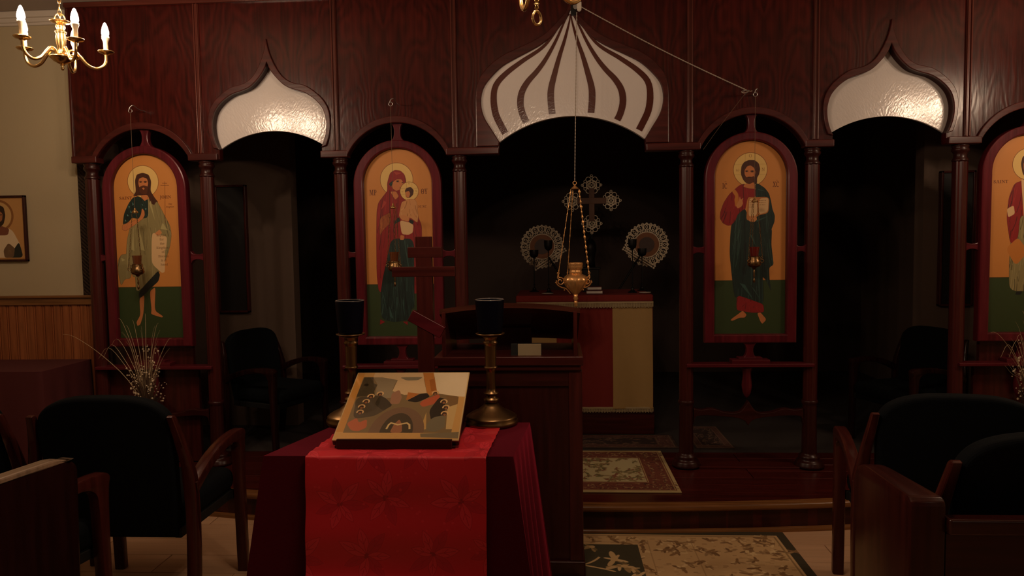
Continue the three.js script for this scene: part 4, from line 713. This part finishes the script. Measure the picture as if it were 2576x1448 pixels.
// ------------------------------------------------------------------ rugs
function rugPrint(w, h, o) {
  return print(w, h, (x) => {
    seed = o.seed; x.fillStyle = o.edge; x.fillRect(0, 0, w, h); const e = o.edgeW; x.fillStyle = o.band; x.fillRect(e, e, w - 2 * e, h - 2 * e);
    const b = o.bandW; const spray = (cx, cy, s, cols) => { for (let k = 0; k < 6; k++) { const a = rnd() * 6.28, L = s * rr(0.5, 1); x.save(); x.translate(cx, cy); x.rotate(a); x.fillStyle = cols[(rnd() * cols.length) | 0]; x.beginPath(); x.ellipse(L * 0.5, 0, L * 0.5, L * 0.17, 0, 0, 7); x.fill(); x.restore(); } x.fillStyle = cols[0]; x.beginPath(); x.arc(cx, cy, s * 0.22, 0, 7); x.fill(); };
    const step = b * 0.3; for (let u = e + step / 2; u < w; u += step) for (const v of [e + b * 0.3, e + b * 0.72, h - e - b * 0.3, h - e - b * 0.72]) spray(u + rr(-8, 8), v + rr(-10, 10), b * rr(0.14, 0.24), o.bandCols); for (let v = e + step / 2; v < h; v += step) for (const u of [e + b * 0.3, e + b * 0.72, w - e - b * 0.3, w - e - b * 0.72]) spray(u + rr(-10, 10), v + rr(-8, 8), b * rr(0.14, 0.24), o.bandCols);
    for (let k = 0; k < 900; k++) { x.fillStyle = o.bandCols[k % o.bandCols.length]; x.globalAlpha = 0.35; const u = rr(e, w - e), v = rr(e, h - e); x.fillRect(u, v, rr(4, 16), rr(3, 9)); } x.globalAlpha = 1;
    x.strokeStyle = o.line; x.lineWidth = 5; x.strokeRect(e + b * 0.06, e + b * 0.06, w - 2 * e - b * 0.12, h - 2 * e - b * 0.12); if (!o.inset) x.strokeRect(e + b, e + b, w - 2 * (e + b), h - 2 * (e + b));
    const [fl, ft, fr, fb] = o.inset || [e + b + 6, e + b + 6, e + b + 6, e + b + 6];
    if (o.inset) {                               // broad mottled bands beside the field
      for (let k = 0; k < 150; k++) spray(rr(e + 20, w - e - 20), rr(e + 20, h - e - 20), rr(16, 34), o.bandCols);
      x.lineWidth = 3; x.globalAlpha = 0.55; for (const q of [fr - 30, fr - 150]) { x.beginPath(); x.moveTo(w - q, e + 40); x.lineTo(w - q, h - e); x.stroke(); } x.beginPath(); x.moveTo(fl, ft - 16); x.lineTo(w - fr + 20, ft - 16); x.stroke(); x.globalAlpha = 1;
    }
    x.fillStyle = o.field; x.fillRect(fl, ft, w - fl - fr, h - ft - fb); x.save(); x.beginPath(); x.rect(fl, ft, w - fl - fr, h - ft - fb); x.clip();
    for (let k = 0; k < o.n; k++) spray(rr(fl, w - fr), rr(ft, h - fb), rr(0.5, 1) * o.size, o.fieldCols);
    if (o.inset) { x.strokeStyle = o.fieldCols[0]; x.lineWidth = 7; for (let k = 0; k < 26; k++) { const u = rr(fl, w - fr), v = rr(ft, h - fb); x.beginPath(); x.moveTo(u, v); x.bezierCurveTo(u + rr(-90, 90), v + rr(-60, 60), u + rr(-150, 150), v + rr(-80, 80), u + rr(-200, 200), v + rr(-90, 90)); x.stroke(); } }
    x.restore();
  }, { roughness: 0.95, bumpMap: weaveBump, bumpScale: 0.002 });
}
function rug(name, label, x0, x1, y, z0, z1, mat, th = 0.008) {
  const r = thing(name, label, 'rug'); const g = clean(span(x0, x1, y, y + th, z0, z1, 0.003)), p = g.attributes.position, uv = g.attributes.uv;
  for (let i = 0; i < p.count; i++) uv.setXY(i, (p.getX(i) - x0) / (x1 - x0), 1 - (p.getZ(i) - z0) / (z1 - z0)); mesh('pile', g, mat, r); return r;
}
rug('rug', 'large beige patterned rug with a dark border on the nave floor below the step', -1.45, 1.042, 0.0005, 0.60, 1.64, rugPrint(1400, 584, { seed: 5, edge: '#3e3624', edgeW: 26, band: '#cba877', bandW: 150, bandCols: ['#8d6a42', '#a5855a', '#7c5c3a', '#dcc08e'], line: '#97794f', field: '#46402c', fieldCols: ['#d2b07c', '#dcbd8a', '#a98a5a', '#7d6844'], inset: [150, 96, 425, 60], n: 120, size: 56 }));
rug('rug', 'small cream and red patterned rug on the raised platform before the royal doors', -0.56, 0.56, 0.1505, -0.325, 0.44, rugPrint(900, 620, { seed: 9, edge: '#b3a070', edgeW: 16, band: '#6b3526', bandW: 110, bandCols: ['#8d6a48', '#54281d', '#9c8458', '#43211a'], line: '#a38a5c', field: '#b3a67c', fieldCols: ['#7a6a42', '#8f7d52', '#5f5a36', '#7d4b34'], n: 130, size: 46 }));
rug('rug', 'dark patterned rug in front of the altar table behind the screen', -0.5, 0.69, 0.1505, -0.72, -0.40, rugPrint(700, 300, { seed: 12, edge: '#3b2a22', edgeW: 10, band: '#57342c', bandW: 60, bandCols: ['#7a5a4a', '#3a221c'], line: '#6a5442', field: '#33221e', fieldCols: ['#6f5544', '#4b332b'], n: 90, size: 30 }), 0.006);
rug('rug', 'dim narrow rug behind the screen below the icon of the man with the book', 0.80, 1.05, 0.1505, -0.95, -0.40, rugPrint(300, 600, { seed: 14, edge: '#4a352c', edgeW: 10, band: '#5f3d34', bandW: 50, bandCols: ['#7a5a4a', '#3a221c'], line: '#7a6452', field: '#3b2824', fieldCols: ['#7f6554', '#4b332b'], n: 80, size: 28 }), 0.006);

// ------------------------------------------------------------------ the altar and what stands on it
{
  const X = 0.095, t = thing('altar_table', 'altar table under red and gold cloths with a plain wooden base, behind the royal doors', 'altar', [X, 0.15, -1.05]);
  meshW('base', [span(-0.485, 0.485, 0, 0.17, -0.30, 0.30, 0.005), span(-0.47, 0.47, 0.16, 0.94, -0.285, 0.285, 0.004)], M.mahogany, t, 'x');
  const cover = mesh('cover', [span(-0.478, 0.478, 0.935, 0.985, -0.31, 0.31, 0.012)], M.altarRed, t);
  const drape = (x0, x1, y0, y1, z, amp, f, ph) => { const A = (u, v) => [x0 + (x1 - x0) * u + 0.01 * Math.sin(v * 4) * amp * 20 * (1 - v), y0 + (y1 - y0) * v, z + amp * (1 - v) * (1 + Math.sin(u * f + ph + v * 2)) + 0.002]; const n = 24; return [sheet(n, 14, A), sheet(n, 14, (u, v) => { const q = A(1 - u, v); return [q[0], q[1], q[2] - 0.003]; })]; };
  mesh('red_frontal', drape(-0.475, 0.475, 0.19, 0.94, 0.302, 0.004, 9, 0), M.altarRed, t);
  for (const [a, b] of [[0.195, 0.47], [-0.47, -0.195]]) mesh('gold_panel', drape(a, b, 0.19, 0.92, 0.314, 0.008, 6, 1), M.brocade, t);
  const fr = (x0, x1, y0, y1, z) => { const g = [span(x0, x1, y1 - 0.012, y1, z, z + 0.008, 0.002)]; for (let x = x0 + 0.004; x < x1; x += 0.0075) { const l = y1 - y0 - 0.004 * (1 + Math.sin(x * 310)); g.push(new THREE.BoxGeometry(0.005, l, 0.005).translate(x, y1 - l / 2, z + 0.003 + 0.002 * Math.sin(x * 900))); } return g; };
  mesh('top_fringe', fr(-0.47, 0.475, 0.895, 0.94, 0.325), M.fringe, t).userData.kind = 'stuff';
  mesh('bottom_fringe', fr(-0.47, 0.475, 0.160, 0.20, 0.318), M.fringe, t).userData.kind = 'stuff';
  for (const [dx, dz, w, lab] of [[0.17, -0.80, 0.105, 'upper book with pale page edges lying on the altar beside the gilded lamp']].concat([])) {
    const y = 1.137; [[0, 0.026, 0.118, 'lower closed book with pale page edges lying on the altar'], [0.027, 0.026, 0.104, lab]].forEach(([dy, h, ww, lb], i) => { const b = thing('book', lb, 'book', [dx + (i ? 0 : 0.003), y + dy, dz - 0.06], i ? 0.05 : -0.03); mesh('cover', [box(ww, 0.004, 0.09, 0, 0.002, 0, 0.001), box(ww, 0.004, 0.09, 0, h - 0.003, 0, 0.001)], M.bookCover, b); mesh('pages', box(ww - 0.006, h - 0.008, 0.086, 0, h / 2, 0, 0.002), M.pageEdge, b); });
  }
  const stand = thing('altar_candle', 'slender dark altar candlestick with a black cup, left of the gilded lamp', 'candlestick', [-0.152, 1.136, -0.95]);
  mesh('foot', lathe([[0, 0], [0.032, 0], [0.034, 0.005], [0.02, 0.01], [0.01, 0.022], [0.013, 0.03], [0.007, 0.038], [0, 0.04]], 24), M.blackIron, stand);
  mesh('stem', [rod([0, 0.036, 0], [0, 0.31, 0], 0.0036, 10), ball(0.007, 0, 0.065, 0), ball(0.006, 0, 0.30, 0)], M.blackIron, stand);
  mesh('cup', lathe([[0, 0.305], [0.008, 0.31], [0.026, 0.325], [0.030, 0.345], [0.031, 0.385], [0.027, 0.385], [0, 0.34]], 24), M.blackIron, stand);
  copyOf(stand, 'slender dark altar candlestick with a black cup at the right end of the altar', [0.452, 1.136, -0.95]);
  const s3 = copyOf(stand, 'shorter dark altar candlestick farther back at the left end of the altar', [-0.262, 1.136, -1.15]); s3.scale.set(1.1, 0.82, 1.1);
  const s4 = copyOf(stand, 'shorter dark altar candlestick farther back at the right, in front of the right fan', [0.545, 1.136, -1.15]); s4.scale.set(1.1, 0.82, 1.1);
  const tb = thing('tabernacle', 'dark domed tabernacle at the middle of the altar, a silhouette under the openwork cross', 'tabernacle', [0.16, 1.136, -1.12]);
  mesh('case', [span(-0.06, 0.06, 0, 0.17, -0.05, 0.05, 0.004), span(-0.07, 0.07, 0.165, 0.18, -0.06, 0.06, 0.004)], M.blackIron, tb);
  mesh('dome', lathe([[0.0, 0.43], [0.004, 0.42], [0.008, 0.395], [0.03, 0.375], [0.046, 0.345], [0.048, 0.31], [0.036, 0.27], [0.032, 0.24], [0.036, 0.18], [0, 0.178]], 24), M.blackIron, tb);
  for (const [x, lab, z] of [[-0.16, 'pale flat plate under the left altar candlestick', -0.86], [0.53, 'pale flat plate at the right end of the altar top', -0.86]]) { tag(mesh('plate', lathe([[0, 0.002], [0.03, 0.002], [0.042, 0.007], [0.043, 0.009], [0.03, 0.005], [0, 0.005]], 28).translate(x, 1.1345, z), M.pageEdge), lab, 'plate'); }
  // processional fans and the openwork cross
  const ring = (R, n, r, tubeR, x = 0, y = 0) => Array.from({ length: n }, (_, i) => torus(r, tubeR, 0, 0, 0, 14, 5).scale(1, 1.15, 1).translate(0, R, 0).rotateZ(i / n * Math.PI * 2).translate(x, y, 0));
  const fan = thing('liturgical_fan', 'round openwork gilt processional fan on the left behind the altar', 'liturgical fan', [-0.207, 1.473, -1.5], 0);
  mesh('openwork', [torus(0.100, 0.004, 0, 0, 0, 48), torus(0.163, 0.0028, 0, 0, 0, 60), ...ring(0.140, 16, 0.0225, 0.0034), ...ring(0.163, 32, 0.0085, 0.0024), ...ring(0.114, 16, 0.0105, 0.0028), ...Array.from({ length: 16 }, (_, i) => { const a = (i + 0.5) / 16 * 6.283; return rod([0.104 * Math.cos(a), 0.104 * Math.sin(a), 0], [0.158 * Math.cos(a), 0.158 * Math.sin(a), 0], 0.0026, 5); }), ...ring(0.140, 16, 0.008, 0.0026)], M.dimGold, fan);
  mesh('medallion', [new THREE.CylinderGeometry(0.097, 0.097, 0.006, 40).rotateX(Math.PI / 2)], phys([0.20, 0.075, 0.028], 0.5, { metalness: 0.3, bumpMap: plasterBump, bumpScale: 0.002 }), fan);
  mesh('medallion_centre', new THREE.CylinderGeometry(0.060, 0.060, 0.006, 40).rotateX(Math.PI / 2).translate(0, 0, 0.004), phys([0.06, 0.03, 0.022], 0.5), fan);
  const ang = 0.56, d = [Math.cos(ang), Math.sin(ang)], nn = [Math.sin(ang), -Math.cos(ang)], at = (s, o) => [d[0] * s + nn[0] * o, d[1] * s + nn[1] * o, 0.012];
  mesh('cross_bar', [rod(at(-0.13, 0.112), at(0.13, 0.112), 0.0052), rod(at(-0.13, 0.130), at(0.13, 0.130), 0.0052), ball(0.009, ...at(-0.142, 0.112)), ball(0.009, ...at(0.142, 0.112)), ball(0.009, ...at(-0.142, 0.13)), ball(0.009, ...at(0.142, 0.13))], M.dimGold, fan);
  mesh('pole', [rod(at(0, 0.10), at(0, 0.66), 0.007), ball(0.012, ...at(0, 0.17)), ball(0.010, ...at(0, 0.2))], M.blackIron, fan);
  const fan2 = copyOf(fan, 'round openwork gilt processional fan on the right behind the altar', [0.625, 1.477, -1.5]);
  for (const c of fan2.children) if (['cross_bar', 'pole'].includes(c.name)) { c.rotation.y = Math.PI; c.position.z = 0.024; }
  const fs = thing('fan_stand', 'dark wooden stand holding the fans and the cross behind the altar', 'stand', [0.2, 0.15, -1.5]); meshW('block', [span(-0.4, 0.4, 0, 0.8, -0.06, 0.06, 0.006)], M.mahoganyDark, fs);
  const cr = thing('altar_cross', 'openwork gilt cross with four lacy lobes and a small wooden crucifix, above the altar', 'cross', [0.192, 1.83, -1.5]);
  const lobe = (x, y) => [torus(0.040, 0.0036, x, y, 0, 30), torus(0.022, 0.003, x, y, 0, 20), ...[0, 1, 2, 3, 4, 5].map((k) => torus(0.019, 0.0032, x + 0.052 * Math.cos(k * 1.047), y + 0.052 * Math.sin(k * 1.047), 0, 16)), ...[0, 1, 2, 3, 4, 5].map((k) => torus(0.011, 0.0028, x + 0.058 * Math.cos(k * 1.047 + 0.52), y + 0.058 * Math.sin(k * 1.047 + 0.52), 0, 12)), ...[0, 1, 2, 3, 4, 5, 6, 7].map((k) => torus(0.0085, 0.0026, x + 0.031 * Math.cos(k * 0.785), y + 0.031 * Math.sin(k * 0.785), 0, 10)), ...[0, 1, 2, 3].map((k) => torus(0.009, 0.0026, x + 0.011 * Math.cos(k * 1.571), y + 0.011 * Math.sin(k * 1.571), 0, 10)), torus(0.009, 0.003, x + 0.073, y, 0, 12), torus(0.009, 0.003, x - 0.073, y, 0, 12), torus(0.009, 0.003, x, y + 0.073, 0, 12), torus(0.009, 0.003, x, y - 0.073, 0, 12)];
  [[0.153, 0], [-0.153, 0], [0, 0.125], [0, -0.18]].forEach(([x, y]) => mesh('lobe', lobe(x, y), M.dimGold, cr));
  meshW('crucifix', [span(-0.022, 0.022, -0.16, 0.1, -0.01, 0.01, 0.003), span(-0.115, 0.115, -0.024, 0.024, -0.009, 0.011, 0.003)], phys([0.12, 0.05, 0.025], 0.6), cr);
  mesh('pole', rod([0, -0.2, -0.012], [0, -0.9, -0.012], 0.008), M.blackIron, cr);
}

// ------------------------------------------------------------------ dried grasses
function driedGrass(label, x, z, y0, k) {
  const t = thing('vase_of_dried_grass', label, 'vase', [x, y0, z]);
  mesh('vase', lathe([[0, 0], [0.065, 0], [0.07, 0.01], [0.085, 0.1], [0.095, 0.22], [0.08, 0.33], [0.05, 0.40], [0.045, 0.44], [0.06, 0.47], [0.054, 0.47], [0.04, 0.44], [0, 0.43]], 32), M.pottery, t);
  seed = 100 + k; const blades = [], stems = [], heads = [];
  const tip = (pts, r) => { const g = tube(pts, r, 14, 5), p = g.attributes.position; for (let i = 0; i < p.count; i++) { const u = Math.floor(i / 6) / 14, s = 1 - 0.8 * u, c = curve(pts).getPoint(Math.min(1, u)); p.setXYZ(i, c.x + (p.getX(i) - c.x) * s, c.y + (p.getY(i) - c.y) * s, c.z + (p.getZ(i) - c.z) * s); } return g; };
  const fixed = [[-0.46, 0.86, 0.05, 0.0], [-0.14, 0.95, 0.02, 0.0], [-0.05, 0.94, 0.03, 0], [0.0, 0.985, -0.02, 0.02], [0.1, 0.92, 0.02, 0], [-0.21, 0.80, 0.02, 0.09], [-0.25, 0.78, 0.0, 0.07], [0.17, 0.83, 0.01, 0], [-0.09, 0.91, 0.03, 0], [-0.17, 0.84, 0.02, 0.04], [0.09, 0.79, 0.03, 0.07]];
  for (const [dx, h, dz, droop] of fixed) blades.push(tip([[rr(-0.01, 0.01), 0.4, 0], [dx * 0.25, 0.4 + (h - 0.4) * 0.45, dz * 0.4], [dx * 0.66, 0.4 + (h - 0.4) * 0.85, dz * 0.8], [dx * 0.9, h, dz], [dx * (1 + droop * 2), h - droop, dz]], 0.0026));
  for (let i = 0; i < 26; i++) { const a = rnd() * 6.28, r = rr(0.02, 0.12), h = rr(0.62, 0.9), dx = r * Math.cos(a), dz = r * Math.sin(a); blades.push(tip([[0, 0.4, 0], [dx * 0.3, 0.55, dz * 0.3], [dx * 0.8, h * 0.92, dz * 0.8], [dx * 1.2, h, dz * 1.2]], 0.0013)); }
  for (let i = 0; i < 60; i++) { const a = rnd() * 6.28, r = rr(0.02, 0.105), h = rr(0.47, 0.64) + (i % 5 ? 0 : 0.15), dx = r * Math.cos(a), dz = r * Math.sin(a); stems.push(tube([[0, 0.4, 0], [dx * 0.6, 0.4 + (h - 0.4) * 0.6, dz * 0.6], [dx, h, dz]], 0.001, 6, 4)); for (let q = 0; q < 3; q++) heads.push(new THREE.IcosahedronGeometry(rr(0.0028, 0.0062), 1).scale(1, rr(0.8, 1.4), 1).translate(dx + rr(-0.012, 0.012), h - q * 0.018 + rr(-0.006, 0.006), dz + rr(-0.012, 0.012))); }
  for (let i = 0; i < 70; i++) { const a = rnd() * 6.28, r = rr(0.0, 0.07), h = rr(0.47, 0.62), dx = r * Math.cos(a), dz = r * Math.sin(a); stems.push(tube([[dx * 0.3, 0.42, dz * 0.3], [dx, h, dz]], 0.003, 3, 4)); }
  mesh('grass_blades', blades, M.straw, t).userData.kind = 'stuff'; mesh('stems', stems, M.strawDark, t).userData.kind = 'stuff'; mesh('seed_heads', heads, M.seedHead, t).userData.kind = 'stuff';
  return t;
}
driedGrass('vase of pale dried grasses with seed heads in front of the left icon', -2.51, 0.22, 0.15, 1);
driedGrass('vase of dried grasses at the right edge, before the bishop icon', 2.50, 0.2, 0.15, 2).rotation.y = 0.5;

// ------------------------------------------------------------------ left wall picture and cloth-covered table
{
  const pic = thing('wall_icon', 'dark-framed icon of a bearded figure in white on the beige wall at the left edge', 'picture', [-3.635, 1.642, -0.15]);
  meshW('frame', [span(-0.17, 0.17, 0.196, 0.21, 0, 0.022, 0.003), span(-0.17, 0.17, -0.21, -0.196, 0, 0.022, 0.003), span(-0.17, -0.155, -0.21, 0.21, 0, 0.022, 0.003), span(0.155, 0.17, -0.21, 0.21, 0, 0.022, 0.003)], M.mahoganyDark, pic);
  const mat = print(520, 660, (x, w, h) => {
    x.fillStyle = '#a8763e'; x.fillRect(0, 0, w, h); x.fillStyle = '#c08e52'; x.fillRect(14, 14, w - 28, h - 28);
    x.fillStyle = '#8f5c2c'; x.beginPath(); x.arc(235, 190, 170, 0, 7); x.fill(); x.fillStyle = '#c8a064'; x.beginPath(); x.arc(235, 190, 145, 0, 7); x.fill();
    blob(x, '#dcc6a2', [[90, 340], [235, 300], [380, 340], [470, 520], [450, 640], [40, 640], [30, 500]], 1); blob(x, '#7a4430', [[120, 330], [235, 290], [350, 330], [330, 400], [150, 400]], 1); blob(x, '#151f1c', [[300, 640], [320, 500], [380, 560], [450, 470], [490, 640]], 1); blob(x, '#6d5238', [[270, 560], [330, 480], [400, 540], [380, 640], [280, 640]], 1);
    blob(x, '#2a170d', [[160, 190], [170, 100], [235, 70], [300, 100], [315, 190], [290, 280], [235, 320], [180, 280]], 1); blob(x, '#a3683e', [[185, 170], [235, 125], [285, 170], [275, 240], [235, 265], [195, 240]], 1); x.fillStyle = '#2a170d'; x.fillRect(195, 178, 32, 8); x.fillRect(245, 178, 32, 8);
  }, { roughness: 0.5, clearcoat: 0.3 });
  const pg = sheet(1, 1, (u, v) => [(u - 0.5) * 0.312, (v - 0.5) * 0.394, 0.012]); mesh('print', pg, mat, pic); mesh('backing', span(-0.16, 0.16, -0.2, 0.2, 0.001, 0.010, 0.001), M.mahoganyDark, pic);
  const tb = thing('small_table', 'small wooden table under a red cloth against the wainscot at the left edge', 'table', [-3.5, 0, 0.12]); meshW('top', span(-0.4, 0.42, 0.77, 0.80, -0.2, 0.2, 0.004), M.mahogany, tb, 'x'); for (const a of [-0.36, 0.38]) for (const b of [-0.17, 0.17]) meshW('leg', span(a - 0.02, a + 0.02, 0, 0.775, b - 0.02, b + 0.02, 0.003), M.mahogany, tb);
  const per = [], c = [[-0.42, 0.225], [0.44, 0.225], [0.44, -0.225], [-0.42, -0.225]]; for (let e = 0; e < 4; e++) for (let i = 0; i < 24; i++) per.push([c[e][0] + (c[(e + 1) % 4][0] - c[e][0]) * i / 24, c[e][1] + (c[(e + 1) % 4][1] - c[e][1]) * i / 24]);
  const sk = sheet(per.length, 10, (u, v) => { const [x, z] = per[Math.round(u * per.length) % per.length], r = Math.hypot(x, z), o = v * (0.015 + 0.015 * Math.sin(u * 6.283 * 15)); return [x * (1 + o / r), 0.805 - v * 0.6, z * (1 + o / r)]; });
  const cl = mesh('tablecloth', [span(-0.42, 0.44, 0.801, 0.806, -0.225, 0.225, 0.002), sk], M.sideCloth); cl.position.set(-3.5, 0, 0.12); tag(cl, 'red cloth over the small table at the left edge below the wall icon', 'tablecloth');
  for (const [x, w, lab] of [[-2.51, 0.235, 'tall dark framed panel on the sanctuary wall, seen through the left side door'], [2.72, 0.235, 'tall dark framed panel on the sanctuary wall, seen through the right side door']]) {
    const p = thing('wall_panel', lab, 'picture', [x, 1.49, -1.0]); meshW('frame', [span(-w / 2, w / 2, -0.475, -0.46, 0, 0.04, 0.003), span(-w / 2, w / 2, 0.46, 0.475, 0, 0.04, 0.003), span(-w / 2, -w / 2 + 0.016, -0.475, 0.475, 0, 0.04, 0.003), span(w / 2 - 0.016, w / 2, -0.475, 0.475, 0, 0.04, 0.003)], M.mahogany, p); mesh('panel', span(-w / 2 + 0.01, w / 2 - 0.01, -0.465, 0.465, 0, 0.025, 0.002), M.darkIcon, p);
  }
}
// ------------------------------------------------------------------ repeats carry the group they belong to
const GROUPS = { armchair: 'dark navy armchairs', chandelier: 'brass five-candle chandeliers', arched_icon: 'arched icons of the screen', hanging_lamp: 'oil lamps hanging before the icons', candlestick: 'candlesticks on the central table', altar_candle: 'candlesticks on the altar', liturgical_fan: 'processional fans behind the altar', pew: 'pews', rug: 'patterned rugs', book: 'books on the altar', plate: 'plates on the altar', vase_of_dried_grass: 'vases of dried grasses', wall_panel: 'dark panels on the sanctuary walls' };
for (const o of scene.children) { const g = GROUPS[o.name.replace(/_\d{3}$/, '')]; if (g && o.userData.label) o.userData.group = g; }
renderer.render(scene, camera);
